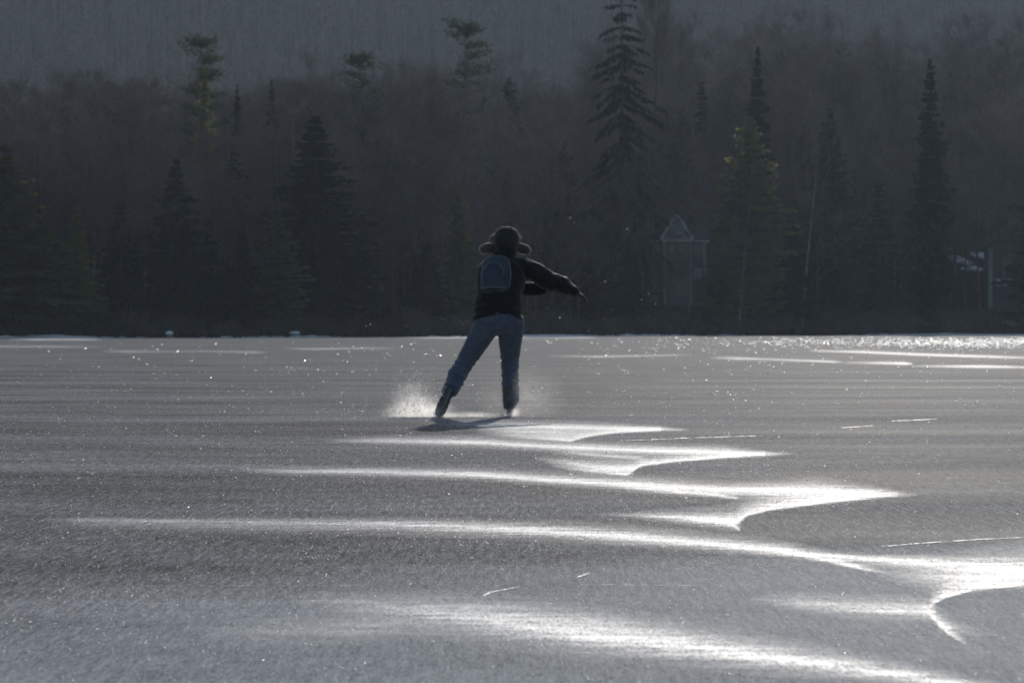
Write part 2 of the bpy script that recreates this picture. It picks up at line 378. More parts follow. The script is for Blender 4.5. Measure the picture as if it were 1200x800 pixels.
# ------------------------------------------------------------------ frost crystals (glints) on the ice
def crystals(name, pos, size, mat, flat=.5, spread=.5):
    n = len(pos)
    base = np.array([(1,0,0),(0,1,0),(-1,0,0),(0,-1,0),(0,0,1),(0,0,-1)], float)
    fc = np.array([(0,1,4),(1,2,4),(2,3,4),(3,0,4),(1,0,5),(2,1,5),(3,2,5),(0,3,5)])
    sc = size[:, None, None]*np.stack([.6+.6*rng.random(n), .6+.6*rng.random(n), flat*(.5+rng.random(n))], -1)[:, None, :]
    a, b_, c = rng.normal(0, spread, n), rng.normal(0, spread, n), rng.random(n)*6.283
    ca, sa, cb, sb, cc, sc_ = np.cos(a), np.sin(a), np.cos(b_), np.sin(b_), np.cos(c), np.sin(c)
    O_, I_ = np.zeros(n), np.ones(n)
    Rx = np.stack([np.stack([I_, O_, O_], -1), np.stack([O_, ca, -sa], -1), np.stack([O_, sa, ca], -1)], -2)
    Ry = np.stack([np.stack([cb, O_, sb], -1), np.stack([O_, I_, O_], -1), np.stack([-sb, O_, cb], -1)], -2)
    Rz = np.stack([np.stack([cc, -sc_, O_], -1), np.stack([sc_, cc, O_], -1), np.stack([O_, O_, I_], -1)], -2)
    R = Rx@Ry@Rz
    v = np.einsum('nij,nkj->nki', R, base[None]*sc)+pos[:, None, :]
    f = (fc[None]+6*np.arange(n)[:, None, None]).reshape(-1, 3)
    return mesh_obj(name, np_mesh(name, v.reshape(-1, 3), f), mat)
def ground_pts(px, py):
    d = CAM_H*F/(py-HY); return np.stack([(px-600)/F*d, d, np.zeros_like(d)], -1), d
px_, py_ = [], []
def add_px(n, x0, x1, y0, y1, pw=1.0):
    px_.append(rng.uniform(x0, x1, n)); py_.append(y0+(y1-y0)*rng.random(n)**pw)
add_px(32000, -40, 1240, 425, 830, .75)
for (cx, cy, sxx, syy, n) in [(250,555,200,6,260),(300,620,220,8,300),(120,725,120,10,300),(600,640,260,10,500),(850,640,160,16,600),(1050,720,90,24,700),(700,770,260,16,300),
                              (1100,610,90,10,80),(330,505,130,4,120),(700,590,170,12,500),(760,545,120,8,300),(950,600,80,12,300),(1150,665,50,12,500)]:
    px_.append(rng.normal(cx, sxx, n)); py_.append(rng.normal(cy, syy, n))
px_, py_ = np.concatenate(px_), np.concatenate(py_)
ok = (py_ > 399)&(py_ < 840); px_, py_ = px_[ok], py_[ok]
pos, d = ground_pts(px_, py_)
size = d/3413*(.34+.78*rng.random(len(d))**3)
pos[:, 2] = size*.2+.003
tag(crystals('frost_crystals', pos, size, MAT['crystal'], .35, .22), kind='stuff')
# sun glitter far out on the right, from added mirror facets
px_, py_ = [], []
gx = 1235-np.abs(rng.normal(0, 330, 500)); gx = np.concatenate([gx, 1235-np.abs(rng.normal(0, 165, 1700))])
gy = np.concatenate([rng.normal(402, 5.5, 500), rng.normal(401.5, 3.4, 1700)])
gx = np.concatenate([gx, rng.uniform(-20, 1220, 260), rng.uniform(700,1220,160)]); gy = np.concatenate([gy, rng.uniform(400, 440, 260), rng.uniform(405,480,160)])
ok = gy > 395.2; pos, d = ground_pts(gx[ok], gy[ok])
size = d/3413*(.8+1.0*rng.random(len(d)))
pos[:, 2] = size*.2+.004
tag(crystals('glitter_facets', pos, size, MAT['glint'], .3, .12), kind='stuff')

# ------------------------------------------------------------------ airborne snow: spray thrown up by the skates
SK = 32.2
def spray(name, px, py, dd, size): 
    d = SK+dd
    pos = np.stack([(px-600)/F*d, d, CAM_H+(HY-py)/F*d], -1)
    ok = pos[:, 2] > .004; return tag(crystals(name, pos[ok], size[ok], MAT['powder'], .8, 1.5), kind='stuff')
n1_, n2_, n3_ = 350, 800, 350
u = rng.gamma(1.6, 11, n1_)                                        # metres-back plume, thinning away from the blade
ax = np.concatenate([518-u+rng.normal(0, 3, n1_), rng.normal(486, 17, n2_), rng.normal(599, 5, n3_), rng.normal(540, 24, 500), rng.normal(640, 45, 300)])
ay = np.concatenate([491-np.abs(rng.normal(0, 3+.22*np.minimum(u, 40), n1_)), rng.normal(466, 16, n2_), 491-rng.gamma(1.5, 5, n3_), 493-rng.gamma(1.3, 3.5, 500), 490-np.abs(rng.normal(0, 20, 300))])
dd = rng.normal(-.35, .2, len(ax)); dd[n1_+n2_:n1_+n2_+n3_] = rng.normal(-.0, .12, n3_)
sz = np.concatenate([rng.uniform(.0014, .0032, n1_), .0022+.0085*rng.random(n2_)**2.2, rng.uniform(.0014, .0034, n3_), rng.uniform(.0012, .003, 500), rng.uniform(.0012, .003, 300)])
spray('snow_spray', ax, ay, dd, sz)
ax = np.array([752,768,709,718,673,434,476,429,760,735,690,708,742,656,668]); ay = np.array([351,356,330,362,261,380,382,382,344,268,388,373,398,372,255]).astype(float)
spray('drifting_snowflakes', ax.astype(float), ay, rng.normal(0, .5, len(ax)), rng.uniform(.006, .010, len(ax)))

def plume(name, c, rx, ry, rz, dens, seed, taper):
    """a puff of blown snow: forward-scattering mist, densest low down near the blade"""
    bm = bmesh.new(); bmesh.ops.create_icosphere(bm, subdivisions=4, radius=1)
    for v in bm.verts:
        k = 1+.25*mnoise.noise(Vector(v.co)*1.5+Vector((seed, 0, 0)))
        v.co = Vector((v.co.x*rx*k, v.co.y*ry*k, max(v.co.z*rz*k, -c[2]+.006)))
    m = bpy.data.materials.new(name); m.use_nodes = True; nt = m.node_tree; nt.nodes.clear()
    out = N(nt, 'ShaderNodeOutputMaterial'); pv = N(nt, 'ShaderNodeVolumePrincipled'); pv.inputs['Color'].default_value = (.98, .98, .98, 1); pv.inputs['Anisotropy'].default_value = .72
    tc = N(nt, 'ShaderNodeTexCoord'); mp = N(nt, 'ShaderNodeMapping'); mp.inputs['Scale'].default_value = (1/rx, 1/ry, 1/rz); nt.links.new(tc.outputs['Object'], mp.inputs[0])
    ln = N(nt, 'ShaderNodeVectorMath', operation='LENGTH'); nt.links.new(mp.outputs[0], ln.inputs[0])
    fall = N(nt, 'ShaderNodeMapRange'); fall.interpolation_type = 'SMOOTHSTEP'; fall.inputs['From Min'].default_value = .05; fall.inputs['From Max'].default_value = .95
    fall.inputs['To Min'].default_value = 1; fall.inputs['To Max'].default_value = 0; nt.links.new(ln.outputs['Value'], fall.inputs['Value'])
    nz = noise_tex(nt, 14, 4, .6); nr = N(nt, 'ShaderNodeMapRange'); nr.inputs['From Min'].default_value = .36; nr.inputs['From Max'].default_value = .68; nt.links.new(nz.outputs[0], nr.inputs['Value'])
    sx = N(nt, 'ShaderNodeSeparateXYZ'); nt.links.new(mp.outputs[0], sx.inputs[0])
    tp = N(nt, 'ShaderNodeMapRange'); tp.inputs['From Min'].default_value = -1; tp.inputs['From Max'].default_value = .8; tp.inputs['To Min'].default_value = 1-taper; nt.links.new(sx.outputs[0], tp.inputs['Value'])
    a = N(nt, 'ShaderNodeMath', operation='MULTIPLY'); nt.links.new(fall.outputs[0], a.inputs[0]); nt.links.new(nr.outputs[0], a.inputs[1])
    b2 = N(nt, 'ShaderNodeMath', operation='MULTIPLY'); nt.links.new(a.outputs[0], b2.inputs[0]); nt.links.new(tp.outputs[0], b2.inputs[1])
    d2 = N(nt, 'ShaderNodeMath', operation='MULTIPLY'); nt.links.new(b2.outputs[0], d2.inputs[0]); d2.inputs[1].default_value = dens
    nt.links.new(d2.outputs[0], pv.inputs['Density']); nt.links.new(pv.outputs[0], out.inputs['Volume'])
    o = bm_obj(name, bm, m); o.location = c; return tag(o, kind='stuff')
plume('snow_mist', (-.88, SK-.30, .03), .44, .3, .21, 11, 1.3, .75)
plume('snow_mist', (-.93, SK-.30, .15), .27, .25, .26, 2.6, 6.6, .3)
plume('snow_mist', (.0, SK-.08, .035), .10, .14, .11, 12, 5.1, 0)
plume('snow_mist', (.10, SK-.1, .16), .55, .4, .42, .55, 8.7, 0)
plume('snow_mist', (-.40, SK-.25, .01), .42, .3, .06, 3, 3.2, 0)

# ------------------------------------------------------------------ trees
def tube(V, Fc, p0, p1, r0, r1, k=4):
    d = (p1-p0); 
    if d.length < 1e-5: return
    d.normalize(); a = d.orthogonal().normalized(); c = d.cross(a)
    b0 = len(V)
    for p, r in ((p0, r0), (p1, r1)):
        for i in range(k):
            t = 6.28318*i/k; V.append(p+(a*math.cos(t)+c*math.sin(t))*r)
    for i in range(k):
        j = (i+1) % k; Fc.append((b0+i, b0+j, b0+k+j, b0+k+i))
def sprig(V, Fc, p, d, L, w, roll):
    d = d.normalized(); a = d.orthogonal().normalized(); a.rotate(Matrix.Rotation(roll, 3, d))
    b0 = len(V)
    V.extend((p, p+d*L*.5+a*w, p+d*L, p+d*L*.5-a*w)); Fc.append((b0, b0+1, b0+2, b0+3))
def tree_proto(name, tv, tf, cv, cf, tm, cm):
    root = bpy.data.objects.new(name, None)
    C.objects.link(root)
    t = mesh_obj('trunk', np_mesh('trunk', [tuple(v) for v in tv], tf), MAT[tm], root, True)
    c = mesh_obj('crown', np_mesh('crown', [tuple(v) for v in cv], cf), MAT[cm], root)
    return root
def conifer(name, seed, mat='spruce', whorls=46, per=7, droop=.35, full=1.0, bare=.06, fill=1.0, ragged=.25, power=.78, sp=(.80, .17)):
    """unit tree: height 1, radius 1 (scaled on placing: x,y by radius, z by height); built for a 20 m x 4 m tree"""
    r_ = random.Random(seed); H, R = 20.0, 5.6
    tv, tf, cv, cf = [], [], [], []
    lean = Vector((r_.uniform(-.15, .15), r_.uniform(-.15, .15), 0))
    prev = Vector((0, 0, -.6))
    for i in range(1, 11):
        z = H*i/10; p = Vector((lean.x*math.sin(z*.2), lean.y*math.sin(z*.17), z))
        tube(tv, tf, prev, p, .24*(1-(i-1)/10.3)+.01, .24*(1-i/10.3)+.01, 6); prev = p
    for w in range(whorls):
        f = bare+(1-bare)*((w+r_.random()*.8)/whorls)
        z = H*min(f, .995); prof = (1-f)**power
        if f < bare+.12: prof *= .6+.4*(f-bare)/.12
        gap = 1-ragged*r_.random()
        for b_ in range(max(3, int(per*(.5+.5*prof)))):
            az = r_.uniform(0, 6.283); L = R*prof*gap*r_.uniform(.42, 1.18)+.10
            if r_.random() < .10: L *= 1.25
            up0 = .35-droop*1.2*(1-f)**.5
            d = Vector((math.cos(az), math.sin(az), up0)); p = Vector((0, 0, z)); seg = max(3, int(L/.42))
            step = L/seg; pts = [p.copy()]
            for s in range(seg):
                d2 = d.copy(); d2.z += -droop*.8*(s/seg)+(.28*droop*(s/seg)**3*3)
                p = p+d2.normalized()*step; pts.append(p.copy())
            for s in range(seg): 
                if L > 1.2: tube(cv, cf, pts[s], pts[s+1], .03*(1-s/seg)+.008, .03*(1-(s+1)/seg)+.006, 3)
                for q in range(max(1, int(round(4*fill)))):
                    pp = pts[s].lerp(pts[s+1], r_.random())
                    side = r_.choice((-1, 1)); tang = (pts[s+1]-pts[s]).normalized()
                    out = tang*.6+Vector((-tang.y, tang.x, 0))*side*r_.uniform(.2, 1)+Vector((0, 0, r_.uniform(-.5, .15)-droop*.4))
                    sprig(cv, cf, pp, out, sp[0]*r_.uniform(.5, 1.3)*(.22+.78*min(1, prof*1.6)), sp[1]*r_.uniform(.7, 1.4)*full, r_.uniform(0, 3.14))
    return tree_proto(name, tv, tf, cv, cf, 'bark', mat)
def pine(name, seed, mat='pine'):
    r_ = random.Random(seed); H = 20.0
    tv, tf, cv, cf = [], [], [], []
    prev = Vector((0, 0, -.6))
    for i in range(1, 11):
        z = H*.97*i/10; p = Vector((.25*math.sin(z*.22), .2*math.sin(z*.15+1), z))
        tube(tv, tf, prev, p, .28*(1-(i-1)/11), .28*(1-i/11), 6); prev = p
    for w in range(17):
        f = .35+.65*(w/16.0)**.9; z = H*min(.97, f+r_.uniform(-.01, .01))
        for b_ in range(r_.choice((2, 3, 4))):
            az = r_.uniform(0, 6.283); L = 3.9*r_.uniform(.45, 1.05)*(1.0-.55*((f-.35)/.65)**2.2)
            d = Vector((math.cos(az), math.sin(az), .12+.25*(f > .9))); p = Vector((0, 0, z)); pts = [p]
            for s in range(5):
                p = p+Vector((d.x, d.y, d.z+.05*s)).normalized()*L/5; pts.append(p.copy())
            for s in range(5):
                tube(cv, cf, pts[s], pts[s+1], .06*(1-s/5.5), .06*(1-(s+1)/5.5), 3)
                if s < 1: continue
                for q in range(16):
                    pp = pts[s].lerp(pts[s+1], r_.random())+Vector((r_.gauss(0, .32), r_.gauss(0, .32), r_.gauss(.12, .14)))
                    sprig(cv, cf, pp, Vector((r_.gauss(0, 1)+d.x*.5, r_.gauss(0, 1)+d.y*.5, r_.uniform(-.2, .9))), r_.uniform(.22, .5), r_.uniform(.06, .12), r_.uniform(0, 3))
    return tree_proto(name, tv, tf, cv, cf, 'bark', mat)
def bare_tree(name, seed, bark='bark', spread=.5, levels=4, lo=.28, kids=(5, 5, 5, 5), lean=0.0):
    r_ = random.Random(seed); H = 20.0
    tv, tf, cv, cf = [], [], [], []
    trunk = [Vector((0, 0, -.6))]; dx, dy = r_.uniform(-.4, .4), r_.uniform(-.4, .4)
    for i in range(1, 13):
        z = H*.92*i/12; trunk.append(Vector((dx*math.sin(z*.25)+lean*z, dy*math.sin(z*.2+1), z)))
    for i in range(12): tube(tv, tf, trunk[i], trunk[i+1], .20*(1-i/12.6), .20*(1-(i+1)/12.6), 6)
    def branch(p, d, L, r, lv):
        seg = 3 if lv > 1 else 4; pts = [p]
        dd = d.normalized()
        for s in range(seg):
            dd = (dd+Vector((r_.gauss(0, .16), r_.gauss(0, .16), r_.gauss(.09, .12)))).normalized()
            p = p+dd*L/seg; pts.append(p)
        for s in range(seg):
            tube(cv, cf, pts[s], pts[s+1], r*(1-.75*s/seg), r*(1-.75*(s+1)/seg), 3)
        if lv < levels:
            for k in range(kids[lv]):
                t = r_.uniform(.3, 1); s = min(seg-1, int(t*seg)); q = pts[s].lerp(pts[s+1], t*seg-s)
                tan = (pts[s+1]-pts[s]).normalized()
                side = Vector((r_.gauss(0, 1), r_.gauss(0, 1), r_.gauss(0, .7))); side = (side-tan*side.dot(tan)).normalized()
                branch(q, tan*.75+side*spread*1.3+Vector((0, 0, .15)), L*r_.uniform(.42, .66), max(r*.5, .017), lv+1)
    for i in range(15):
        f = lo+(1-lo)*(i+r_.random())/15.5; k = min(11, int(f*12)); p = trunk[k].lerp(trunk[k+1], f*12-k)
        az = i*2.4+r_.uniform(-.5, .5)
        branch(p, Vector((math.cos(az)*spread*1.25, math.sin(az)*spread*1.25, .75)), H*.33*(1.15-f*.6)*r_.uniform(.7, 1.15), .075*(1.15-f), 1)
    return tree_proto(name, tv, tf, cv, cf, bark, 'twig')

PROTO = {
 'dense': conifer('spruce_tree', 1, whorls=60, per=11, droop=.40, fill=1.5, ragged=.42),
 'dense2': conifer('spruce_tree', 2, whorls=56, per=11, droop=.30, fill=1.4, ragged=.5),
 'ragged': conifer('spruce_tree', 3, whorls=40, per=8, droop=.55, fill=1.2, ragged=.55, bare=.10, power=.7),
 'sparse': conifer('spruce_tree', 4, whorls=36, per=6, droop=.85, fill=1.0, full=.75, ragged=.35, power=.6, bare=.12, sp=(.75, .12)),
 'olive': conifer('hemlock_tree', 5, mat='olive', whorls=52, per=11, droop=.25, fill=1.6, ragged=.4, power=.65, bare=.03),
 'olive2': conifer('hemlock_tree', 6, mat='olive', whorls=56, per=11, droop=.35, fill=1.6, ragged=.45, power=.9, bare=.02),
 'pine': pine('pine_tree', 7), 'pine2': pine('pine_tree', 8),
 'bare0': bare_tree('bare_tree', 11), 'bare1': bare_tree('bare_tree', 12, spread=.36), 'bare2': bare_tree('bare_tree', 13, spread=.62, lo=.4),
 'bare3': bare_tree('bare_tree', 14, spread=.3, lo=.45), 'bare4': bare_tree('bare_tree', 15, spread=.5, lo=.2),
 'birch': bare_tree('birch_tree', 16, bark='birch', spread=.34, lo=.5, kids=(3, 3, 3, 3), lean=.14),
 'birch2': bare_tree('birch_tree', 17, bark='birch', spread=.34, lo=.5, kids=(3, 3, 3, 3), lean=-.30)}
ASPECT = {k: 4.0 for k in PROTO}
used = set()
def plant(kind, x, y, H, R, label, group=None, cat='tree', rz=None):
    root = PROTO[kind]; z = float(ground(x, y))
    sc = (R/4.0, R/4.0, H/20.0); rz = rnd.uniform(0, 6.28) if rz is None else rz
    if kind.startswith('birch'): rz = rnd.uniform(-.3, .3)
    if kind not in used:
        used.add(kind); o = root; o.location = (x, y, z); o.rotation_euler = (0, 0, rz); o.scale = sc
        tag(o, label, cat, group)
    else:
        o = dup(root, (x, y, z), rz, sc, label, group); o['category'] = cat
    return o
def plant_px(kind, px, top, hw, t, label, group=None, y=None):
    if y is None:
        y = 380.0
        for _ in range(8): y = float(shore((px-600)/F*y))+t
    x = (px-600)/F*y
    H = CAM_H+(HY-top)/F*y-float(ground(x, y))
    return plant(kind, x, y, H, hw/F*y, label, group)

named = [
 ('olive2', 6, 168, 84, 5, 'huge olive-green evergreen filling the left edge at the shore'),
 ('olive', 52, 245, 30, 6, 'small olive evergreen leaning against the huge one at the left edge'),
 ('olive2', 90, 240, 30, 5, 'pointed olive-green young evergreen, third from the left edge'),
 ('ragged', 142, 232, 40, 6, 'dark spruce with layered branches left of the double-topped spruce'),
 ('dense', 207, 186, 46, 9, 'tall dark spruce with a spiky top midway between left edge and biggest spruce'),
 ('ragged', 243, 255, 34, 5, 'shorter ragged spruce hugging the right side of the spiky-topped one'),
 ('dense2', 284, 264, 24, 4, 'little narrow spruce standing in front of the snow-roofed cabin'),
 ('olive', 326, 252, 34, 5, 'bushy dark evergreen just right of the snow-roofed cabin'),
 ('dense', 370, 136, 76, 8, 'biggest full spruce on the left half, broad tiers down to the ice'),
 ('olive2', 122, 345, 17, 2, 'tiny olive evergreen bush at the ice edge on the left'),
 ('ragged', 425, 250, 30, 6, 'low ragged spruce at the right skirt of the biggest spruce'),
 ('pine', 236, 48, 44, 62, 'lone pine with a flat layered top rising above the left wood'),
 ('olive2', 240, 78, 28, 55, 'olive evergreen crown just under the lone flat-topped pine'),
 ('dense', 318, 94, 20, 66, 'slim spruce top right of the lone pine on the skyline'),
 ('olive2', 178, 98, 18, 64, 'olive spruce top left of the lone pine on the skyline'),
 ('olive', 75, 108, 18, 60, 'yellowish evergreen top on the skyline near the left edge'),
 ('dense2', 278, 100, 16, 62, 'narrow spruce top directly right of the lone pine'),
 ('pine2', 425, 66, 44, 58, 'shaggy pine on the skyline above the biggest spruce'),
 ('dense2', 350, 100, 18, 60, 'spruce top between the slim spruce and the shaggy skyline pine'),
 ('pine2', 545, 30, 56, 72, 'round-headed pine rising left of the hazy gap in the wood'),
 ('sparse', 728, -30, 74, 20, 'very tall spruce with long drooping bare-tipped branches right of the gap'),
 ('bare3', 768, -60, 60, 26, 'tall bare tree crowding the right side of the drooping spruce'),
 ('dense2', 662, 168, 34, 26, 'dark spruce low in the middle of the wood, right above the skater'),
 ('dense', 888, 55, 26, 22, 'slender spire-shaped spruce above the olive hemlock'),
 ('olive', 878, 138, 50, 9, 'broad hemlock with a bright olive top right of the gabled house'),
 ('dense2', 972, 128, 44, 12, 'dark spruce between the broad hemlock and the thin spire on the right'),
 ('dense', 1090, 70, 30, 12, 'narrow spire spruce in the right part of the wood'),
 ('dense2', 1228, 140, 44, 6, 'black spruce cut off by the right edge'),
 ('ragged', 1030, 210, 36, 8, 'lower ragged spruce left of the narrow right spire'),
 ('dense2', 930, 260, 30, 6, 'low dark evergreen under the leaning birch'),
 ('olive', 845, 270, 24, 6, 'low bushy evergreen at the right corner of the gabled house'),
 ('dense2', 735, 280, 34, 8, 'low dark evergreen left of the gabled house'),
 ('ragged', 690, 300, 28, 8, 'small ragged evergreen behind the skater right arm'),
 ('dense', 500, 285, 30, 10, 'small dark spruce left of the skater at the shore'),
 ('birch', 940, 150, 30, 4, 'pale birch with a long slanted trunk right of the hemlock'),
 ('birch2', 575, 190, 30, 10, 'pale slanted birch trunk directly behind the skater'),
 ('birch', 866, 200, 22, 3, 'thin pale birch trunk in front of the broad hemlock'),
 ('bare1', 784, 312, 26, 4, 'young bare tree low in front of the left half of the gabled house'),
 ('bare4', 822, 240, 36, 6, 'bare tree standing in front of the right wing of the gabled house'),
 ('bare2', 801, 300, 30, 3, 'short bushy bare tree low in front of the gabled house'),
 ('bare4', 1146, 215, 40, 6, 'bare tree at the shore in front of the snow patches near the right edge'),
 ('bare2', 1172, 225, 34, 5, 'bare tree at the shore in front of the right-edge cottage corner'),
 ('birch2', 330, 240, 20, 10, 'pale leaning birch behind the bushy evergreen on the left'),
]
for kind, px, top, hw, t, lab in named: plant_px(kind, px, top, hw, t, lab)

prof_x = [-60, 0, 200, 330, 400, 480, 545, 580, 620, 690, 712, 760, 900, 1260]
prof_y = [110, 112, 112, 105, 85, 62, 45, 66, 92, 100, 10, -60, -50, -40]
GB = {'bare': 'bare grey-brown trees filling the wood', 'ever': 'dark evergreens scattered through the wood'}
LB = {'bare': 'leafless grey-brown tree with fine twigs crowded among others in the wood', 'ever': 'plain dark evergreen half hidden among bare trees in the wood'}
def scatter(n, kinds, key, tmin, tmax, hmin, hmax, hw):
    done = tries = 0
    while done < n and tries < n*30:
        tries += 1
        px = rnd.uniform(-30, 1230); t = tmin+(tmax-tmin)*rnd.random()**.8
        y = 380.0
        for _ in range(6): y = float(shore((px-600)/F*y))+t
        x = (px-600)/F*y; gz = float(ground(x, y)); H = rnd.uniform(hmin, hmax)
        top = HY-(gz+H-CAM_H)*F/y; lim = np.interp(px, prof_x, prof_y)+14*math.sin(px*.045)+rnd.uniform(-12, 1)**2*.45*rnd.random()
        if top < lim:
            H = CAM_H+(HY-lim)/F*y-gz
            if H < 7: continue
        if 768 < px < 818 and t < 24: continue
        if 1092 < px < 1172 and t < 66 and rnd.random() < .35: continue      # keep the gabled house in view
        plant(rnd.choice(kinds), x, y, H, H*rnd.uniform(*hw), LB[key], GB[key]); done += 1
scatter(90, ['bare0', 'bare1', 'bare4', 'bare2'], 'bare', 7, 20, 9, 19, (.22, .30))
scatter(200, ['bare0', 'bare1', 'bare2', 'bare3', 'bare4'], 'bare', 18, 150, 12, 24, (.20, .30))
scatter(70, ['dense', 'dense2', 'ragged', 'sparse', 'olive2'], 'ever', 8, 150, 8, 22, (.14, .2))

# far wood on the back hill: one mass
def far_wood():
    Vs, Fs = [], []; off = 0
    protos = []
    for s in range(5):
        r_ = random.Random(40+s); V_, F_ = [], []
        if s < 3:
            tube(V_, F_, Vector((0,0,-1)), Vector((r_.uniform(-.6,.6),0,14)), .22, .06, 3)
            for k in range(16):
                z = r_.uniform(4, 13.5); az = r_.uniform(0, 6.28); L = r_.uniform(1.2, 4)*(1.2-z/15)
                e = Vector((math.cos(az)*L*.6, math.sin(az)*L*.6, z+L*.9)); tube(V_, F_, Vector((0,0,z)), e, .07, .02, 3)
                for q in range(3):
                    pp = Vector((0,0,z)).lerp(e, r_.uniform(.4,1)); tube(V_, F_, pp, pp+Vector((r_.gauss(0,.7), r_.gauss(0,.7), r_.uniform(.3,1.5))), .03, .012, 3)
        else:
            tube(V_, F_, Vector((0,0,-1)), Vector((0,0,15)), .2, .03, 3)
            for k in range(90):
                f = r_.random(); z = 1+14*f; az = r_.uniform(0, 6.28); L = 2.6*(1-f)**.8+.3
                sprig(V_, F_, Vector((0,0,z)), Vector((math.cos(az), math.sin(az), -.35)), L, .3, r_.uniform(0,3))
        protos.append((np.array([tuple(v) for v in V_]), np.array(F_)))
    for i in range(7500):
        y = rnd.uniform(930, 1420); x = rnd.uniform(-.19, .19)*y
        k = rnd.choice((0,1,2,0,1,2,0,1,2,3,4)) if mnoise.noise((x*.012, y*.008, 3)) < .25 else rnd.choice((3,4,0,3))
        v, f = protos[k]; a = rnd.uniform(0, 6.28); s = rnd.uniform(.75, 1.35)
        R = np.array([[math.cos(a), -math.sin(a), 0],[math.sin(a), math.cos(a), 0],[0,0,1]])*s
        Vs.append(v@R.T+np.array([x, y, float(ground(x, y))])); Fs.append(f+off); off += len(v)
    o = mesh_obj('far_woods', np_mesh('far_woods', np.concatenate(Vs), np.concatenate(Fs)), MAT['twig'])
    tag(o, kind='stuff')
far_wood()

# the rest of the bare wood behind the trees one can tell apart: one mass
def wood_mass():
    Vs, Fs, off = [], [], 0
    protos = []
    for s in range(4):
        r_ = random.Random(70+s); V_, F_ = [], []
        tube(V_, F_, Vector((0,0,-1)), Vector((r_.uniform(-.6,.6),0,17)), .2, .04, 3)
        for k in range(34):
            z = r_.uniform(2.5, 16.5); az = r_.uniform(0, 6.28); L = r_.uniform(1.5, 4.6)*(1.25-z/18)
            a = Vector((0,0,z)); e = a+Vector((math.cos(az)*L*.7, math.sin(az)*L*.7, L*.75)); tube(V_, F_, a, e, .05, .02, 3)
            for q in range(6):
                p0 = a.lerp(e, r_.uniform(.25,1)); p1 = p0+Vector((r_.gauss(0,.7), r_.gauss(0,.7), r_.uniform(.2,1.4))); tube(V_, F_, p0, p1, .024, .014, 3)
                for q2 in range(3):
                    p2 = p0.lerp(p1, r_.uniform(.3,1)); tube(V_, F_, p2, p2+Vector((r_.gauss(0,.4), r_.gauss(0,.4), r_.uniform(.0,.8))), .016, .01, 3)
        protos.append((np.array([tuple(v) for v in V_]), np.array(F_)))
    n = 0
    while n < 780:
        px = rnd.uniform(-160, 1360); t = rnd.uniform(25, 230); y = 380.0
        for _ in range(6): y = float(shore((px-600)/F*y))+t
        x = (px-600)/F*y; gz = float(ground(x, y)); s = rnd.uniform(.65, 1.35)
        lim = np.interp(px, prof_x, prof_y)+14*math.sin(px*.045)+rnd.uniform(-26, 75); s = min(s, (CAM_H+(HY-lim)/F*y-gz)/17)
        if s < .35: continue
        v, f = protos[n % 4]; a = rnd.uniform(0, 6.28)
        R = np.array([[math.cos(a), -math.sin(a), 0],[math.sin(a), math.cos(a), 0],[0,0,1]])*s
        Vs.append(v@R.T+np.array([x, y, gz])); Fs.append(f+off); off += len(v); n += 1
    tag(mesh_obj('background_woods', np_mesh('background_woods', np.concatenate(Vs), np.concatenate(Fs)), MAT['twig']), kind='stuff')
wood_mass()

# brush along the water's edge: one mass
def brush():
    V_, F_ = [], []
    for i in range(2600):
        px = rnd.uniform(-40, 1240); y = 380.0; t = rnd.uniform(.5, 9)
        for _ in range(5): y = float(shore((px-600)/F*y))+t
        x = (px-600)/F*y; z = float(ground(x, y)); h = rnd.uniform(.5, 2.6)*max(.25, .7+1.1*mnoise.noise((px*.03, 2, 0)))
        for k in range(5):
            b0 = Vector((x+rnd.gauss(0,.3), y+rnd.gauss(0,.3), z-.1)); tip = b0+Vector((rnd.gauss(0,.35), rnd.gauss(0,.35), 1))*h*rnd.uniform(.6,1)
            tube(V_, F_, b0, tip, .025, .01, 3)
            for q in range(3):
                pp = b0.lerp(tip, rnd.uniform(.4,1)); tube(V_, F_, pp, pp+Vector((rnd.gauss(0,.3), rnd.gauss(0,.3), .35)), .016, .008, 3)
    tag(mesh_obj('shoreline_brush', np_mesh('shoreline_brush', [tuple(v) for v in V_], F_), MAT['twig']), kind='stuff')
brush()

# ------------------------------------------------------------------ snow at the shore
def snow_mound(name, label, px, py, wpx, depth, h, t, cat, group=None, mat='snow', kind=None, rough=0.0):
    y = 380.0
    for _ in range(8): y = float(shore((px-600)/F*y))+t
    x = (px-600)/F*y; rx = wpx/F*y/2
    bm = bmesh.new(); bmesh.ops.create_icosphere(bm, subdivisions=4, radius=1)
    for v in bm.verts:
        k = 1+.35*mnoise.noise(Vector(v.co)*1.6+Vector((px, py, 0)))+.12*mnoise.noise(Vector(v.co)*5)+rough*(.55*mnoise.noise(Vector(v.co)*3.1+Vector((t, 0, 0)))+.35*mnoise.noise(Vector(v.co)*7))
        q = Vector((v.co.x*rx*k, v.co.y*depth*k, v.co.z*h*k))
        g = float(ground(x+q.x, y+q.y)); v.co = Vector((q.x, q.y, max(g, 0)+q.z-h*.25))
    o = bm_obj(name, bm, MAT[mat], smooth=True); o.location = (x, y, 0)
    return tag(o, label, cat, group, kind)
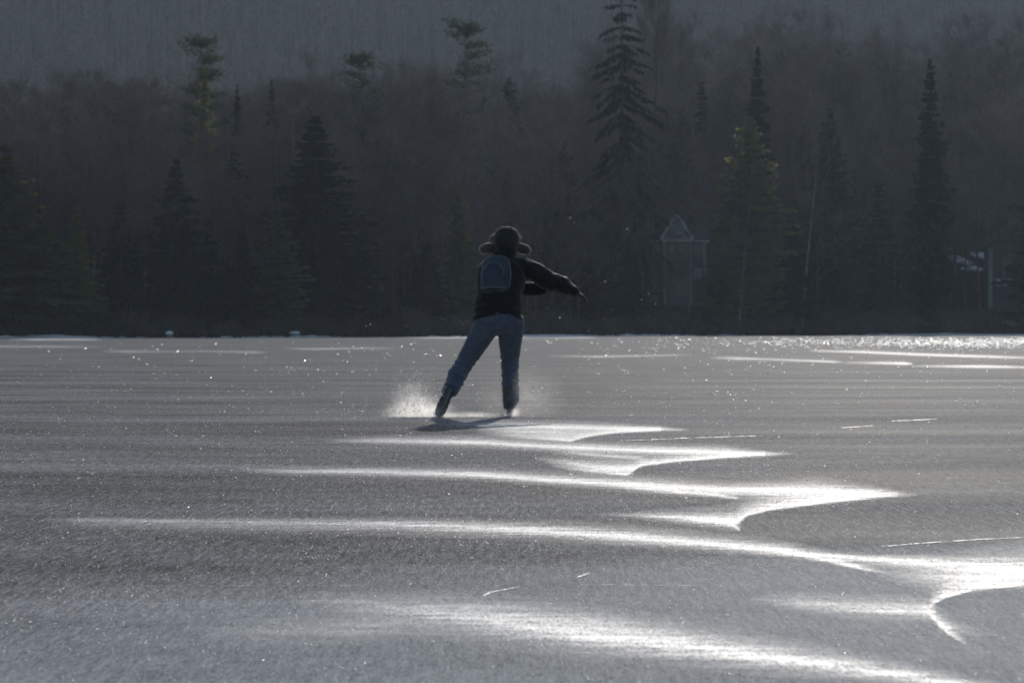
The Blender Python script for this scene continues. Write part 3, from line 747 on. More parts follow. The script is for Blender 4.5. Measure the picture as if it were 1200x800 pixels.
def shore_snow():
    V_, F_ = [], []; prev = None
    for px in np.arange(-60, 1262, 1.6):
        y = 380.0
        for _ in range(8): y = float(shore((px-600)/F*y))-1.2
        x = (px-600)/F*y
        h = max(0, .16+.5*mnoise.noise((px*.012, 1.7, 0))+.30*mnoise.noise((px*.07, 4, 0))+.2*mnoise.noise((px*.3, 9, 0)))*.55
        ring = []
        for k, f in ((-1, 0), (-.55, .55), (-.1, 1), (.4, .7), (1, 0)):
            V_.append((x, y+k*1.0, -.02+h*f)); ring.append(len(V_)-1)
        if prev:
            for a in range(4): F_.append((prev[a], ring[a], ring[a+1], prev[a+1]))
        prev = ring
    tag(mesh_obj('shore_snow', np_mesh('shore_snow', V_, F_), MAT['snow'], smooth=True), kind='stuff')
shore_snow()
SG = 'snow left along the shore'
snow_mound('snow_bank', 'low white snow bank on the shoreline behind the skater legs', 588, 395, 190, 2.2, .32, -1.0, 'snow bank', SG)
snow_mound('snow_bank', 'low white snow bank on the shoreline near the left edge', 62, 397, 100, 1.8, .28, -1.0, 'snow bank', SG)
snow_mound('snow_bank', 'thin snow bank on the shoreline below the right spires', 1120, 391, 210, 2, .22, -1.0, 'snow bank', SG)
for px, wp, lab in ((345, 14, 'snow-capped boulder at the ice edge under the biggest spruce'), (198, 10, 'small snowy boulder at the ice edge under the spiky-topped spruce')):
    y = 380.0
    for _ in range(8): y = float(shore((px-600)/F*y))-.2
    root = empty('boulder', ((px-600)/F*y, y, 0))
    for nm, mt, z0, hh, kk in (('stone', 'rock', .12, .42, 1.0), ('snow_cap', 'snow', .40, .22, .92)):
        bm = bmesh.new(); bmesh.ops.create_icosphere(bm, subdivisions=3, radius=1)
        for v in bm.verts:
            k = kk*(1+.25*mnoise.noise(Vector(v.co)*1.4+Vector((px, 0, 0)))); v.co = Vector((v.co.x*k*wp/2/F*y, v.co.y*k*.6, z0+v.co.z*k*hh))
        bm_obj(nm, bm, MAT[mt], root, True)
    tag(root, lab, 'boulder')
PG = 'old snow patches between the trees'
for px, t, wp, lab in ((158, 9, 34, 'bluish snow patch behind the tiny olive bush'), (105, 7, 22, 'bluish snow patch left of the tiny olive bush'),
                       (1150, 52, 40, 'brightest snow patch, high between trunks near the right edge'), (1122, 46, 44, 'snow patch just left of the brightest one near the right edge'), (1104, 60, 30, 'small snow patch highest up the slope near the right edge'), (1140, 40, 30, 'snow patch low between trunks left of the right-edge cottage'),
                       (1185, 6, 30, 'snow patch below the right-edge cottage'), (1040, 24, 24, 'snow patch behind the ragged spruce on the right'),
                       (985, 26, 26, 'snow patch behind the dark spruce right of the leaning birch')):
    snow_mound('snow_patch', lab, px, 0, wp*.8, 1.2, .26, t, 'snow patch', PG) if t < 38 else snow_mound('snow_patch', lab, px, 0, wp*.8, 1.6, .4, t, 'snow patch', PG, rough=1.0)

# ------------------------------------------------------------------ houses
def box(bm, x0, x1, y0, y1, z0, z1):
    v = [bm.verts.new(c) for c in ((x0,y0,z0),(x1,y0,z0),(x1,y1,z0),(x0,y1,z0),(x0,y0,z1),(x1,y0,z1),(x1,y1,z1),(x0,y1,z1))]
    for f in ((0,3,2,1),(4,5,6,7),(0,1,5,4),(1,2,6,5),(2,3,7,6),(3,0,4,7)): bm.faces.new([v[i] for i in f])
def boxes(name, bs, mat, parent):
    bm = bmesh.new()
    for b_ in bs: box(bm, *b_)
    return bm_obj(name, bm, MAT[mat], parent)
def prism(name, poly, y0, y1, mat, parent):   # polygon in x,z extruded along y
    bm = bmesh.new(); a = [bm.verts.new((x, y0, z)) for x, z in poly]; b_ = [bm.verts.new((x, y1, z)) for x, z in poly]
    bm.faces.new(a); bm.faces.new(list(reversed(b_)))
    for i in range(len(poly)):
        j = (i+1) % len(poly); bm.faces.new((a[j], a[i], b_[i], b_[j]))
    return bm_obj(name, bm, MAT[mat], parent)
def window(parent, x0, x1, z0, z1, y, bars=1):
    w = .09; bs = [(x0,x1,y-.06,y+.05,z0,z0+w),(x0,x1,y-.06,y+.05,z1-w,z1),(x0,x0+w,y-.06,y+.05,z0+w,z1-w),(x1-w,x1,y-.06,y+.05,z0+w,z1-w)]
    for k in range(bars):
        xm = x0+(x1-x0)*(k+1)/(bars+1); bs.append((xm-.025, xm+.025, y-.045, y+.03, z0+w, z1-w))
    f = boxes('window', bs, 'gablepaint', parent)
    boxes('pane', [(x0+w, x1-w, y-.015, y+.02, z0+w, z1-w)], 'glass', f)

# gabled lake house
HD = 432.0
def hx(px): return (px-600)/F*HD
def hz(py): return CAM_H+(HY-py)/F*HD
cx = hx(793); base = hz(356)
h = empty('lake_house', (cx, HD, base))
X = lambda px: hx(px)-cx
Zz = lambda py: hz(py)-base
boxes('wall', [(X(777), X(810), 0, 7, -2.5, Zz(281)-.02)], 'housepaint', h)
boxes('wall', [(X(764), X(777)-.003, 1.2, 6.5, -2.5, Zz(283)), (X(810)+.003, X(829), 1.2, 6.5, -2.5, Zz(283))], 'housepaint', h)
prism('gable', [(X(776), Zz(281)), (X(810), Zz(281)), (cx*0+X(793), Zz(253))], 0.02, 7, 'gablepaint', h)
# raking trim and the beam across the foot of the gable
def rake(xa, za, xb, zb, w=.28):
    d = Vector((xb-xa, 0, zb-za)).normalized(); n = Vector((-d.z, 0, d.x))
    if n.z < 0: n = -n
    return [(xa, za), (xb, zb), (xb+n.x*w, zb+n.z*w), (xa+n.x*w, za+n.z*w)]
prism('gable_trim', rake(X(775), Zz(281.5), X(793), Zz(252.5)), -.35, -.003, 'trim', h)
prism('gable_trim', rake(X(811), Zz(281.5), X(793), Zz(252.5)), -.35, -.006, 'trim', h)
boxes('gable_beam', [(X(774), X(812), -.32, -.01, Zz(283), Zz(280.8))], 'trim', h)
prism('roof', rake(X(774.5), Zz(281), X(793), Zz(251.2), .16), -.34, 7.4, 'roof', h)
prism('roof', rake(X(811.5), Zz(281), X(793), Zz(251.2), .16), -.345, 7.405, 'roof', h)
boxes('eave', [(X(761), X(775)-.01, .6, 6.9, Zz(283.2), Zz(281.4)), (X(811)+.01, X(832), .6, 6.9, Zz(283.2), Zz(281.4))], 'trim', h)
# wing roofs slope up to the main ridge line behind
for a, b_ in ((X(760), X(776)), (X(810.5), X(833))):
    bm = bmesh.new(); z0, z1 = Zz(281.2), Zz(262)
    vs = [bm.verts.new(c) for c in ((a,.5,z0),(b_,.5,z0),(b_,3.9,z1),(a,3.9,z1),(a,.5,z0+.2),(b_,.5,z0+.2),(b_,3.9,z1+.2),(a,3.9,z1+.2))]
    for f in ((0,3,2,1),(4,5,6,7),(0,1,5,4),(1,2,6,5),(2,3,7,6),(3,0,4,7)): bm.faces.new([vs[i] for i in f])
    bm_obj('wing_roof', bm, MAT['roof'], h)
# half-round window in the gable
bm = bmesh.new(); cz = Zz(280); rr_ = .62
ring = [(math.cos(t*math.pi/12)*rr_+X(795), math.sin(t*math.pi/12)*rr_*1.1+cz+.05) for t in range(13)]
fr = prism('half_round_window', [((x-X(795))*1.2+X(795), (z-cz-.05)*1.2+cz+.02) for x, z in ring], -.05, .015, 'trim', h)
prism('pane', ring, -.065, -.052, 'glass', fr)
for px in (779, 809.5): boxes('corner_post', [(X(px)-.12, X(px)+.12, -.12, -.004, -.3, Zz(283)-.01)], 'gablepaint', h)
boxes('corner_post', [(X(826)-.12, X(826)+.12, 1.0, 1.19, 0, Zz(283.3))], 'gablepaint', h)
window(h, X(783), X(791), Zz(303), Zz(286), -.02); window(h, X(795), X(805), Zz(303), Zz(286), -.02)
window(h, X(783), X(805), Zz(346), Zz(314), -.02, 3); window(h, X(815), X(824), Zz(303), Zz(287), 1.17)
window(h, X(766), X(774), Zz(303), Zz(287), 1.17)
boxes('deck', [(X(779), X(834), -3, -.13, -.05, .14)], 'wood', h)
bs = [(X(813), X(835), -.9, -.82, Zz(316.2), Zz(315))]
for k in range(15): bs.append((X(813)+k*.165, X(813)+k*.165+.05, -.88, -.84, Zz(327), Zz(316.25)))
boxes('railing', bs, 'trim', h)
boxes('balcony', [(X(813), X(835), -.95, 1.19, Zz(328.5), Zz(327.1))], 'wood', h)
for px in (784, 806, 831): boxes('deck_post', [(X(px)-.1, X(px)+.1, -2.9, -2.7, -3, -.06)], 'wood', h)
tag(h, 'pale blue-grey lake house with a steep white-trimmed gable in the trees', 'house')

# cottage at the right edge
HD = 462.0; cx = hx(1195); base = hz(352)
h = empty('cottage', (cx, HD, base))
boxes('wall', [(X(1160), X(1176), 0, 6, -1.5, Zz(290)), (X(1203), X(1236), 0, 6, -1.5, Zz(290)), (X(1176)+.003, X(1203)-.003, 0, 6, -1.5, Zz(328)), (X(1176)+.003, X(1203)-.003, 0, 6, Zz(299), Zz(290))], 'housepaint', h)
window(h, X(1176)+.01, X(1203)-.01, Zz(327.8), Zz(299.2), .12, 0)
window(h, X(1210), X(1228), Zz(326), Zz(302), -.03, 1)
boxes('sill', [(X(1166), X(1236), -.18, -.004, Zz(335), Zz(327))], 'trim', h)
boxes('corner_post', [(X(1159)-.1, X(1163), -.1, -.006, -1, Zz(290.5))], 'gablepaint', h)
prism('roof', [(X(1152), Zz(291)), (X(1198), Zz(258)), (X(1244), Zz(291)), (X(1244), Zz(289)), (X(1198), Zz(255)), (X(1152), Zz(289))], -.7, 6.6, 'roof', h)
prism('gable', [(X(1160), Zz(290)-.01), (X(1236), Zz(290)-.01), (X(1198), Zz(262))], .02, 5.9, 'housepaint', h)
tag(h, 'pale cottage with a wide dark window, half cut off by the right edge', 'house')

# cabin with a snowy roof on the left
HD = 366.0; cx = hx(288); base = float(ground(hx(288), 366.0))-.3
h = empty('cabin', (cx, HD, base))
boxes('wall', [(X(270), X(306), 0, 5, -.6, Zz(288))], 'housepaint', h)
bm = bmesh.new()
for (y0, z0, y1, z1) in ((-.5, Zz(289), 2.5, Zz(279)), (5.5, Zz(289), 2.5, Zz(279))):
    vs = [bm.verts.new(c) for c in ((X(267), y0, z0), (X(309), y0, z0), (X(309), y1, z1), (X(267), y1, z1), (X(267), y0, z0+.25), (X(309), y0, z0+.25), (X(309), y1, z1+.25), (X(267), y1, z1+.25))]
    for f in ((0,3,2,1),(4,5,6,7),(0,1,5,4),(1,2,6,5),(2,3,7,6),(3,0,4,7)): bm.faces.new([vs[i] for i in f])
rf = bm_obj('roof', bm, MAT['roof'], h)
bm = bmesh.new(); vs = [bm.verts.new(c) for c in ((X(268), -.4, Zz(289)+.29), (X(280), -.4, Zz(289)+.29), (X(279), 2.0, Zz(280.6)+.29), (X(271), 2.2, Zz(280)+.29))]
f0 = bm.faces.new(vs); e = bmesh.ops.extrude_face_region(bm, geom=[f0])
for g in e['geom']:
    if isinstance(g, bmesh.types.BMVert): g.co.z += .18
bm_obj('roof_snow', bm, MAT['snow'], rf)
window(h, X(292), X(303), Zz(298), Zz(290), -.03, 1)
window(h, X(274), X(283), Zz(298), Zz(290), -.03, 1)
tag(h, 'small cabin with snow on its roof behind the spruces on the left', 'cabin')

# ------------------------------------------------------------------ the skater
SX, SY = 0.0, SK
def capsule(bm, p0, r0, p1, r1, seg=16):
    p0, p1 = Vector(p0), Vector(p1)
    for p, r in ((p0, r0), (p1, r1)):
        bmesh.ops.create_uvsphere(bm, u_segments=seg, v_segments=seg//2, radius=r, matrix=Matrix.Translation(p))
    d = p1-p0
    if d.length > 1e-4:
        M = Matrix.Translation((p0+p1)/2) @ d.to_track_quat('Z', 'Y').to_matrix().to_4x4()
        bmesh.ops.create_cone(bm, cap_ends=True, segments=seg, radius1=r0, radius2=r1, depth=d.length, matrix=M)
def chain(bm, pts):
    for (p, r), (q, s) in zip(pts[:-1], pts[1:]): capsule(bm, p, r, q, s)
def ellipsoid(bm, c, rx, ry, rz, rot=None, seg=20):
    M = Matrix.Translation(c) @ (rot.to_4x4() if rot else Matrix.Identity(4)) @ Matrix.Diagonal((rx, ry, rz, 1))
    bmesh.ops.create_uvsphere(bm, u_segments=seg, v_segments=seg//2, radius=1, matrix=M)
def loft(bm, rings, seg=28):                # rings: (centre, rx, ry, yaw, pitch)
    R = []
    for c, rx, ry, yaw, pitch in rings:
        M = Matrix.Rotation(yaw, 3, 'Z') @ Matrix.Rotation(pitch, 3, 'X')
        R.append([bm.verts.new(Vector(c)+M@Vector((rx*math.copysign(abs(math.cos(t))**.85, math.cos(t)), ry*math.copysign(abs(math.sin(t))**.85, math.sin(t)), 0))) for t in [6.28318*i/seg for i in range(seg)]])
    for a, b_ in zip(R[:-1], R[1:]):
        for i in range(seg):
            j = (i+1) % seg; bm.faces.new((a[i], a[j], b_[j], b_[i]))
    bm.faces.new(list(reversed(R[0]))); bm.faces.new(R[-1])
def fuse(name, bm, voxel, smooth=6, mat=None, parent=None, folds=None):
    """merge the overlapping pieces into one continuous surface"""
    bmesh.ops.recalc_face_normals(bm, faces=bm.faces)
    me = bpy.data.meshes.new(name); bm.to_mesh(me); bm.free()
    o = bpy.data.objects.new(name, me); C.objects.link(o)
    md = o.modifiers.new('r', 'REMESH'); md.mode = 'VOXEL'; md.voxel_size = voxel
    if smooth:
        s = o.modifiers.new('s', 'SMOOTH'); s.factor = .5; s.iterations = smooth
    dg = bpy.context.evaluated_depsgraph_get(); dg.update()
    me2 = bpy.data.meshes.new_from_object(o.evaluated_get(dg))
    bpy.data.objects.remove(o); bpy.data.meshes.remove(me)
    me2.name = name
    if folds:
        n = len(me2.vertices); co = np.zeros(n*3); no = np.zeros(n*3)
        me2.vertices.foreach_get('co', co); me2.vertices.foreach_get('normal', no)
        co = co.reshape(-1, 3); no = no.reshape(-1, 3)
        for i in range(n): co[i] += no[i]*folds(Vector(co[i]))
        me2.vertices.foreach_set('co', co.ravel()); me2.update()
    return mesh_obj(name, me2, mat, parent, True)

J = dict(                                   # joints: x right, y away from camera, z up
    hipL=(-.215,.0,.89), hipR=(-.03,.02,.89), kneeL=(-.45,.06,.50), kneeR=(-.02,.25,.53), ankL=(-.575,-.245,.25), ankR=(-.012,.025,.165),
    pelvis=(-.125,.0,.95), waist=(-.115,.06,1.10), chest=(-.09,.15,1.30), shL=(-.25,.24,1.42), shR=(.11,.20,1.42), neck=(-.07,.24,1.49), head=(-.055,.30,1.635),
    elL=(-.06,.50,1.235), wrL=(.29,.49,1.20), elR=(.36,.22,1.30), wrR=(.60,.30,1.185))
J = {k: Vector(v) for k, v in J.items()}
def hand(bm, wrist, d, palm_n, side, g=0.0):
    """palm, four unequal bent fingers and a thumb off the side of the palm"""
    d = d.normalized(); n = (palm_n-d*palm_n.dot(d)).normalized(); s = d.cross(n)*side
    for k in (-.028, -.01, .01, .028):
        capsule(bm, wrist+d*.01+s*k*.75, .016+g, wrist+d*.085+s*k, .0125+g, 10)
    for k, L, b_ in ((-.031, .062, .25), (-.011, .076, .2), (.011, .080, .2), (.031, .070, .28)):
        p = wrist+d*.085+s*k; dd = d+s*k*2.0; r = .0095+g
        for i, f in enumerate((.45, .32, .23)):
            dd = (dd+n*b_).normalized(); q = p+dd*L*f; capsule(bm, p, r, q, r-.0009, 10); p, r = q, r-.0009
    p = wrist+d*.028+s*.032; dd = (d*.6+s*.75+n*.15)
    for i, L in enumerate((.038, .03, .024)):
        dd = (dd+d*.35+n*.15).normalized(); q = p+dd*L; capsule(bm, p, .0125+g-.001*i, q, .0115+g-.001*i, 10); p = q

root = empty('skater', (SX, SY, 0))
# body
bm = bmesh.new()
loft(bm, [(J['pelvis']+Vector((0,0,-.10)),.14,.10,-.1,-.15),(J['pelvis'],.165,.115,-.1,-.2),(J['waist'],.14,.10,-.15,-.3),(J['chest'],.165,.11,-.2,-.4),(J['chest']+Vector((.01,.07,.12)),.15,.09,-.2,-.4),(J['neck'],.055,.06,0,-.4)])
for s in 'LR':
    chain(bm, [(J['hip'+s],.085),(J['hip'+s].lerp(J['knee'+s],.5),.072),(J['knee'+s],.052),(J['knee'+s].lerp(J['ank'+s],.35),.054),(J['ank'+s],.036)])
    chain(bm, [(J['sh'+s],.058),(J['sh'+s].lerp(J['el'+s],.5),.048),(J['el'+s],.038),(J['wr'+s],.026)])
chain(bm, [(J['ankL'],.036),(J['ankL']+Vector((-.06,.03,-.13)),.03)]); chain(bm, [(J['ankR'],.036),(J['ankR']+Vector((0,.13,-.05)),.03)])
chain(bm, [(J['neck'],.056),(J['head']+Vector((0,-.02,-.06)),.052)])
ellipsoid(bm, J['head'],.075,.095,.115); ellipsoid(bm, J['head']+Vector((0,.03,-.06)),.058,.065,.06)
ellipsoid(bm, J['head']+Vector((0,.098,-.025)),.013,.02,.024)             # nose
for sx_ in (-1, 1):
    ellipsoid(bm, J['head']+Vector((sx_*.076,0,-.02)),.012,.022,.032); ellipsoid(bm, J['head']+Vector((sx_*.03,.082,.005)),.014,.012,.01)
ellipsoid(bm, J['head']+Vector((0,.088,-.065)),.024,.012,.009)            # mouth
dR = (J['wrR']-J['elR']).normalized(); dL = Vector((1,.05,.12)).normalized()
hand(bm, J['wrR'], dR*.9+Vector((0,.30,-.12)), Vector((-.35,.25,-1)), 1); hand(bm, J['wrL'], dL, Vector((0,-.3,-1)), -1)
person = fuse('person_body', bm, .0055, 3, MAT['skin'], root)
person.name = 'body'
# hair
bm = bmesh.new(); ellipsoid(bm, J['head']+Vector((0,-.015,.005)),.083,.095,.11); ellipsoid(bm, J['head']+Vector((0,-.06,-.06)),.06,.05,.06)
fuse('hair', bm, .01, 4, MAT['hair'], root, lambda v: .004*mnoise.noise(v*60))
# gloves
for s, d, pn, sd in (('R', dR*.9+Vector((0,.30,-.12)), Vector((-.35,.25,-1)), 1), ('L', dL, Vector((0,-.3,-1)), -1)):
    bm = bmesh.new(); hand(bm, J['wr'+s], d, pn, sd, .0045); capsule(bm, J['wr'+s]-d.normalized()*.05, .040, J['wr'+s]+d.normalized()*.015, .037)
    fuse('glove', bm, .0045, 2, MAT['glove'], root)
# jeans
def jean_folds(v):
    k = .006*mnoise.noise(Vector((v.x*9, v.y*9, v.z*16)))+.004*mnoise.noise(v*38)
    low = max(0, 1-abs(v.z-.34)/.16)+max(0, 1-abs(v.z-.52)/.1)*.8
    return k+.0062*low*math.sin(v.z*95+v.x*20+5*mnoise.noise(v*8))
bm = bmesh.new()
loft(bm, [(J['pelvis']+Vector((0,-.0,-.17)),.15,.115,-.1,-.1),(J['pelvis']+Vector((.0,-.025,-.08)),.205,.145,-.1,-.15),(J['pelvis']+Vector((0,-.01,.0)),.205,.14,-.1,-.2),(J['waist'],.17,.125,-.1,-.3)])
chain(bm, [(J['hipL']+Vector((-.012,-.01,-.02)),.128),(J['hipL'].lerp(J['kneeL'],.5),.108),(J['kneeL'],.085),(J['kneeL'].lerp(J['ankL'],.42)+Vector((-.012,0,0)),.091),(J['kneeL'].lerp(J['ankL'],.95),.076)])
chain(bm, [(J['hipR']+Vector((.028,-.01,-.02)),.122),(J['hipR'].lerp(J['kneeR'],.5)+Vector((.008,0,0)),.112),(J['kneeR']+Vector((0,0,.02)),.090),(J['kneeR'].lerp(J['ankR'],.4),.082),(J['kneeR'].lerp(J['ankR'],1.0),.080)])
fuse('jeans', bm, .011, 5, MAT['jeans'], root, jean_folds)
# jacket
def jacket_folds(v):
    k = .008*mnoise.noise(Vector((v.x*10, v.y*10, v.z*12)))+.005*mnoise.noise(v*26)+.003*mnoise.noise(v*60)
    if v.x > .12 and v.z > 1.1: k += .0045*math.sin(v.x*60+v.z*25+5*mnoise.noise(v*9))
    if v.z < 1.12: k += .006*math.sin(v.z*70+4*mnoise.noise(v*6))
    return k
bm = bmesh.new()
hem = J['pelvis']+Vector((-.008,.01,-.045))
loft(bm, [(hem,.238,.17,-.1,-.15),(hem+Vector((.003,.015,.11)),.228,.163,-.12,-.2),(J['waist']+Vector((-.006,.0,.03)),.218,.155,-.15,-.3),(J['chest']+Vector((-.015,.0,-.02)),.232,.155,-.2,-.4),
          (J['chest']+Vector((-.012,.045,.09)),.225,.138,-.2,-.4),(J['chest']+Vector((.004,.08,.155)),.165,.115,-.2,-.4),(J['neck']+Vector((.0,-.005,.015)),.108,.095,0,-.3),(J['neck']+Vector((.01,.02,.085)),.104,.095,0,-.3)])
chain(bm, [(J['shR']+Vector((-.03,0,-.01)),.098),(J['shR'].lerp(J['elR'],.35),.095),(J['elR']+Vector((-.03,0,-.01)),.094),(J['elR'].lerp(J['wrR'],.5),.083),(J['wrR']-dR*.035,.056),(J['wrR']-dR*.005,.046)])
chain(bm, [(J['shL']+Vector((.01,0,-.03)),.085),(J['shL'].lerp(J['elL'],.5),.08),(J['elL'],.078),(J['elL'].lerp(J['wrL'],.6),.068),(J['wrL']-dL*.01,.055)])
jk = fuse('jacket', bm, .011, 4, MAT['jacket'], root, jacket_folds)
for v in jk.data.vertices:                  # hem rides up over the seat
    if v.co.z < 1.02 and v.co.y < .10:
        k = max(0, 1-((v.co.x+.10)/.20)**2)*max(0, min(1, (1.02-v.co.z)/.12)); v.co.z += .045*k
# trapper hat
hd = J['head']; hrot = Matrix.Rotation(.06, 3, 'Y') @ Matrix.Rotation(-.15, 3, 'X')
bm = bmesh.new(); loft(bm, [(hd+Vector((0,-.01,-.055)),.098,.10,0,-.15),(hd+Vector((0,-.008,0)),.124,.13,0,-.15),(hd+Vector((.003,-.002,.06)),.126,.134,0,-.15),(hd+Vector((.004,.004,.115)),.108,.118,0,-.15),(hd+Vector((.004,.008,.148)),.07,.08,0,-.15),(hd+Vector((.004,.01,.16)),.03,.035,0,-.15)])
hat = fuse('trapper_hat', bm, .009, 4, MAT['hat'], root, lambda v: .003*mnoise.noise(v*40))
def furry(name, bm, parent, n, L, voxel=.01):
    o = fuse(name, bm, voxel, 3, MAT['fur'], parent, lambda v: .006*mnoise.noise(v*45))
    return fuzz(o, n, L)
def fuzz(o, n, L):
    me = o.data; V_, F_ = [], []; polys = me.polygons
    for i in range(n):
        p = polys[rnd.randrange(len(polys))]; c = p.center; nn = p.normal+Vector((rnd.gauss(0,.45), rnd.gauss(0,.45), rnd.gauss(0,.45)-.2))
        nn.normalize(); a = nn.orthogonal().normalized(); l = L*rnd.uniform(.5, 1.3); b0 = len(V_)
        V_.extend((c+a*.0011-nn*.002, c-a*.0011-nn*.002, c+nn*l)); F_.append((b0, b0+1, b0+2))
    f = mesh_obj('rim_lit_fringe', np_mesh('rim_lit_fringe', [tuple(v) for v in V_], F_), MAT['fringe'], o)
    tag(f, kind='stuff')
    return o
fuzz(hat, 7000, .007)  # fuzz added over the cloth dome to carry the bright rim light
bm = bmesh.new(); capsule(bm, hd+Vector((-.10,.01,-.028)),.040, hd+Vector((-.212,.02,-.050)),.044); ellipsoid(bm, hd+Vector((-.155,.015,-.040)),.095,.04,.052)
furry('ear_flap', bm, hat, 2600, .010)
bm = bmesh.new(); capsule(bm, hd+Vector((.10,.01,-.028)),.042, hd+Vector((.200,.02,-.062)),.037); ellipsoid(bm, hd+Vector((.155,.015,-.045)),.085,.04,.048, Matrix.Rotation(.3, 3, 'Y'))
furry('ear_flap', bm, hat, 2600, .010)
bm = bmesh.new(); capsule(bm, hd+Vector((-.11,.09,.07)),.035, hd+Vector((.11,.09,.06)),.035); capsule(bm, hd+Vector((-.116,.03,.055)),.034, hd+Vector((-.11,.09,.07)),.035)
furry('brow_flap', bm, hat, 1600, .012)
# skates
def skate(toe_point, t, u):
    """toe_point: front tip of the blade; t: heel-to-toe direction; u: up through the foot"""
    t = t.normalized(); u = (u-t*u.dot(t)).normalized(); l = t.cross(u)
    M = Matrix((( l.x, t.x, u.x, toe_point.x), (l.y, t.y, u.y, toe_point.y), (l.z, t.z, u.z, toe_point.z), (0,0,0,1)))
    bm = bmesh.new()                        # local: y runs back from 0 (toe) to -.29 (heel), z=0 blade edge
    loft(bm, [((0,-.235,.078),.046,.066,0,0),((0,-.225,.12),.050,.068,0,0),((0,-.215,.18),.052,.064,0,-.1),((0,-.21,.25),.054,.060,0,-.1),((0,-.212,.285),.054,.062,0,-.1)])
    for y, r, z in ((-.25,.047,.098),(-.2,.050,.105),(-.14,.053,.11),(-.09,.057,.104),(-.05,.054,.098),(-.025,.045,.096)):
        ellipsoid(bm, Vector((0,y,z)), r, .055, r*.62)
    boot = fuse('ice_skate', bm, .007, 3, MAT['boot'], root, lambda v: .0015*mnoise.noise(v*50))
    boot.data.transform(M)
    bm = bmesh.new()
    for y0, y1, w in ((-.285,-.20,.033),(-.20,-.11,.029),(-.11,-.01,.038)): box(bm, -w, w, y0+.0005, y1-.0005, .066, .074)
    o = bm_obj('sole', bm, MAT['sole'], boot); o.data.transform(M)
    bm = bmesh.new(); box(bm, -.012, .012, -.27, -.20, .034, .0655); box(bm, -.012, .012, -.10, -.03, .034, .0655)
    o = bm_obj('blade_holder', bm, MAT['sole'], boot); o.data.transform(M)
    prof = [(-.29,.006),(-.28,0),(-.03,0),(-.008,.006),(0,.02),(-.004,.034),(-.286,.034),(-.293,.02)]
    bm = bmesh.new(); a = [bm.verts.new((-.0022,y,z)) for y, z in prof]; b_ = [bm.verts.new((.0022,y,z)) for y, z in prof]
    bm.faces.new(a); bm.faces.new(list(reversed(b_)))
    for i in range(len(prof)):
        j = (i+1) % len(prof); bm.faces.new((a[j], a[i], b_[i], b_[j]))
    bmesh.ops.recalc_face_normals(bm, faces=bm.faces)
    o = bm_obj('blade', bm, MAT['steel'], boot); o.data.transform(M)
skate(Vector((-.685,-.33,.006)), Vector((-.40,.20,-.89)), Vector((.0,1,.25)))
skate(Vector((-.02,.235,0)), Vector((.06,1,-.01)), Vector((0,0,1)))
tag(root, 'person skating away in a black jacket, blue jeans and trapper hat with ear flaps out', 'person')

# backpack
pk = empty('backpack', (-.150, SY+.005, 1.16))
Mp = Matrix.Rotation(-.12, 4, 'Z') @ Matrix.Rotation(-.38, 4, 'X') @ Matrix.Rotation(-.05, 4, 'Y')
Tp = Matrix.Translation(Vector((0, .035, .17))) @ Mp
def pk_fuse(name, bm, mat, vox, parent, folds=None):
    o = fuse(name, bm, vox, 4, MAT[mat], parent, folds); o.data.transform(Tp); return o
bm = bmesh.new()
loft(bm, [((0,0,-.20),.115,.055,0,0),((0,0,-.17),.142,.075,0,0),((0,0,-.02),.15,.08,0,0),((0,.0,.12),.138,.072,0,0),((0,.01,.18),.11,.055,0,0),((0,.015,.205),.06,.03,0,0)])
pk_body = pk_fuse('pack_body', bm, 'pack', .009, pk, lambda v: .005*mnoise.noise(v*22))
bm = bmesh.new()
loft(bm, [((-.02,-.075,-.175),.095,.03,0,0),((-.02,-.088,-.12),.10,.04,0,0),((-.02,-.088,.02),.095,.036,0,0),((-.02,-.075,.085),.06,.025,0,0),((-.02,-.065,.10),.03,.02,0,0)])
pk_fuse('front_pocket', bm, 'packpanel', .007, pk, lambda v: .004*mnoise.noise(v*25))
def strap(name, pts, r, mat, parent):
    bm = bmesh.new()
    for a, b_ in zip(pts[:-1], pts[1:]): capsule(bm, a, r, b_, r, 8)
    o = fuse(name, bm, .004, 1, MAT[mat], parent); o.data.transform(Tp); return o
arc = [Vector((-.02+.105*math.cos(t), -.112, -.03+.125*math.sin(t))) for t in [math.pi*(i/14)*1.05-.1 for i in range(15)]]
strap('pocket_zip', arc, .0055, 'strap', pk)
strap('side_strap', [Vector((.135,-.055,-.14)), Vector((.148,-.05,0)), Vector((.125,-.05,.14))], .007, 'strap', pk)
strap('compression_strap', [Vector((-.13,-.085,-.16)), Vector((-.02,-.128,-.165)), Vector((.10,-.085,-.16))], .007, 'strap', pk)
strap('haul_loop', [Vector((-.03,.02,.20)), Vector((-.025,.01,.235)), Vector((.025,.01,.235)), Vector((.03,.02,.20))], .007, 'darkstrap', pk)
for sx_ in (-1, 1):
    strap('shoulder_strap', [Vector((sx_*.07,.05,.185)), Vector((sx_*.085,.13,.20)), Vector((sx_*.10,.22,.15)), Vector((sx_*.11,.25,.04))], .016, 'darkstrap', pk)
tag(pk, 'slate-blue backpack with a paler front pocket worn on the skater back', 'backpack')

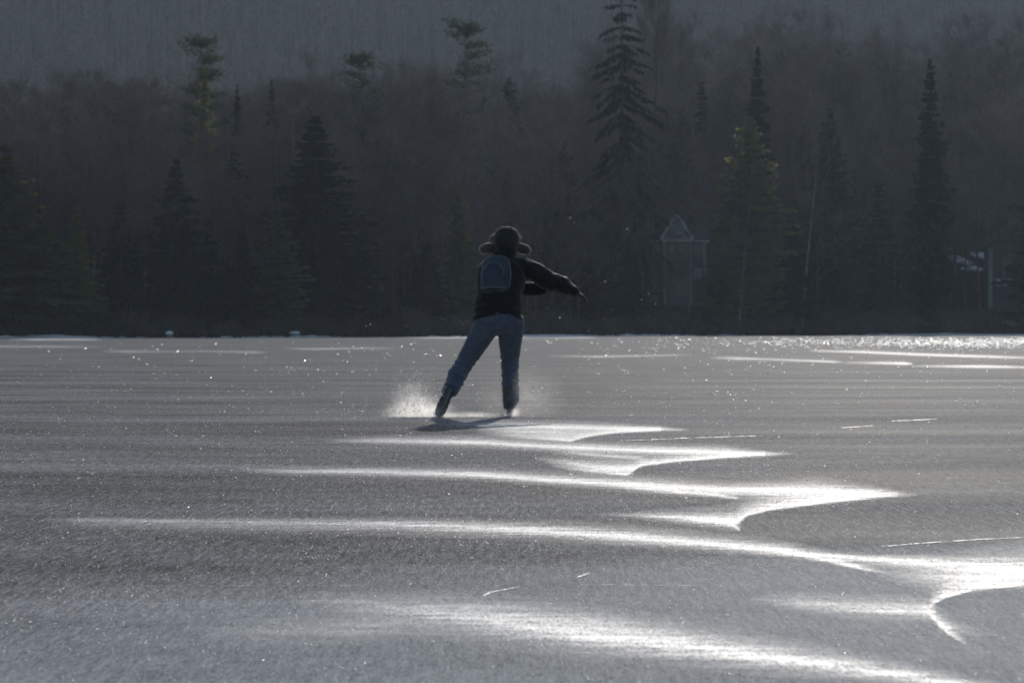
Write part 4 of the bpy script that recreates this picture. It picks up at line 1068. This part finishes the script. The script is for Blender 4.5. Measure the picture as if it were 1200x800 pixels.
# ------------------------------------------------------------------ haze over the lake
bm = bmesh.new(); box(bm, -1900, 1900, -90, 2900, -150, 760)
m = bpy.data.materials.new('haze'); m.use_nodes = True; nt = m.node_tree; nt.nodes.clear()
out = N(nt, 'ShaderNodeOutputMaterial'); pv = N(nt, 'ShaderNodeVolumePrincipled')
pv.inputs['Color'].default_value = (.68, .83, 1.0, 1); pv.inputs['Density'].default_value = .000088; pv.inputs['Anisotropy'].default_value = .35
nt.links.new(pv.outputs[0], out.inputs['Volume'])
hz_o = tag(bm_obj('haze', bm, m), kind='stuff')

# ------------------------------------------------------------------ light
SUN_EL, SUN_AZ = math.radians(20), math.radians(7.2)     # azimuth to the right of the view direction
sd = Vector((math.sin(SUN_AZ)*math.cos(SUN_EL), math.cos(SUN_AZ)*math.cos(SUN_EL), math.sin(SUN_EL)))
L = bpy.data.lights.new('sun', 'SUN'); L.energy = 3.3; L.angle = math.radians(.53); L.color = (1, .945, .87)
lo = bpy.data.objects.new('sun', L); C.objects.link(lo); lo.rotation_euler = (-sd).to_track_quat('-Z', 'Y').to_euler()
w = bpy.data.worlds.new('World'); scene.world = w; w.use_nodes = True; nt = w.node_tree
sky = N(nt, 'ShaderNodeTexSky', sky_type='NISHITA', sun_disc=False); sky.sun_elevation = SUN_EL; sky.sun_rotation = SUN_AZ
nt.links.new(sky.outputs[0], nt.nodes['Background'].inputs[0]); nt.nodes['Background'].inputs[1].default_value = .095

# ------------------------------------------------------------------ camera
cam = bpy.data.cameras.new('camera'); co = bpy.data.objects.new('camera', cam); C.objects.link(co)
cam.lens = 36*F/1200; cam.sensor_width = 36; cam.clip_end = 6000; cam.clip_start = .1
co.location = (0, 0, CAM_H); co.rotation_euler = (math.radians(90)-math.atan((400-HY)/F), 0, 0)
cam.dof.use_dof = True; cam.dof.focus_distance = 17.5; cam.dof.aperture_fstop = 10; cam.dof.aperture_blades = 9
scene.camera = co
scene.view_settings.view_transform = 'Standard'; scene.view_settings.look = 'None'; scene.view_settings.gamma = 1
scene.view_settings.use_curve_mapping = False; scene.view_settings.exposure = 0.0
cy = scene.cycles
cy.use_denoising = True; cy.denoiser = 'OPENIMAGEDENOISE'; cy.denoising_input_passes = 'RGB_ALBEDO_NORMAL'; cy.max_bounces = 5; cy.volume_bounces = 1; cy.transparent_max_bounces = 12
cy.diffuse_bounces = 3; cy.glossy_bounces = 3; cy.sample_clamp_indirect = 4
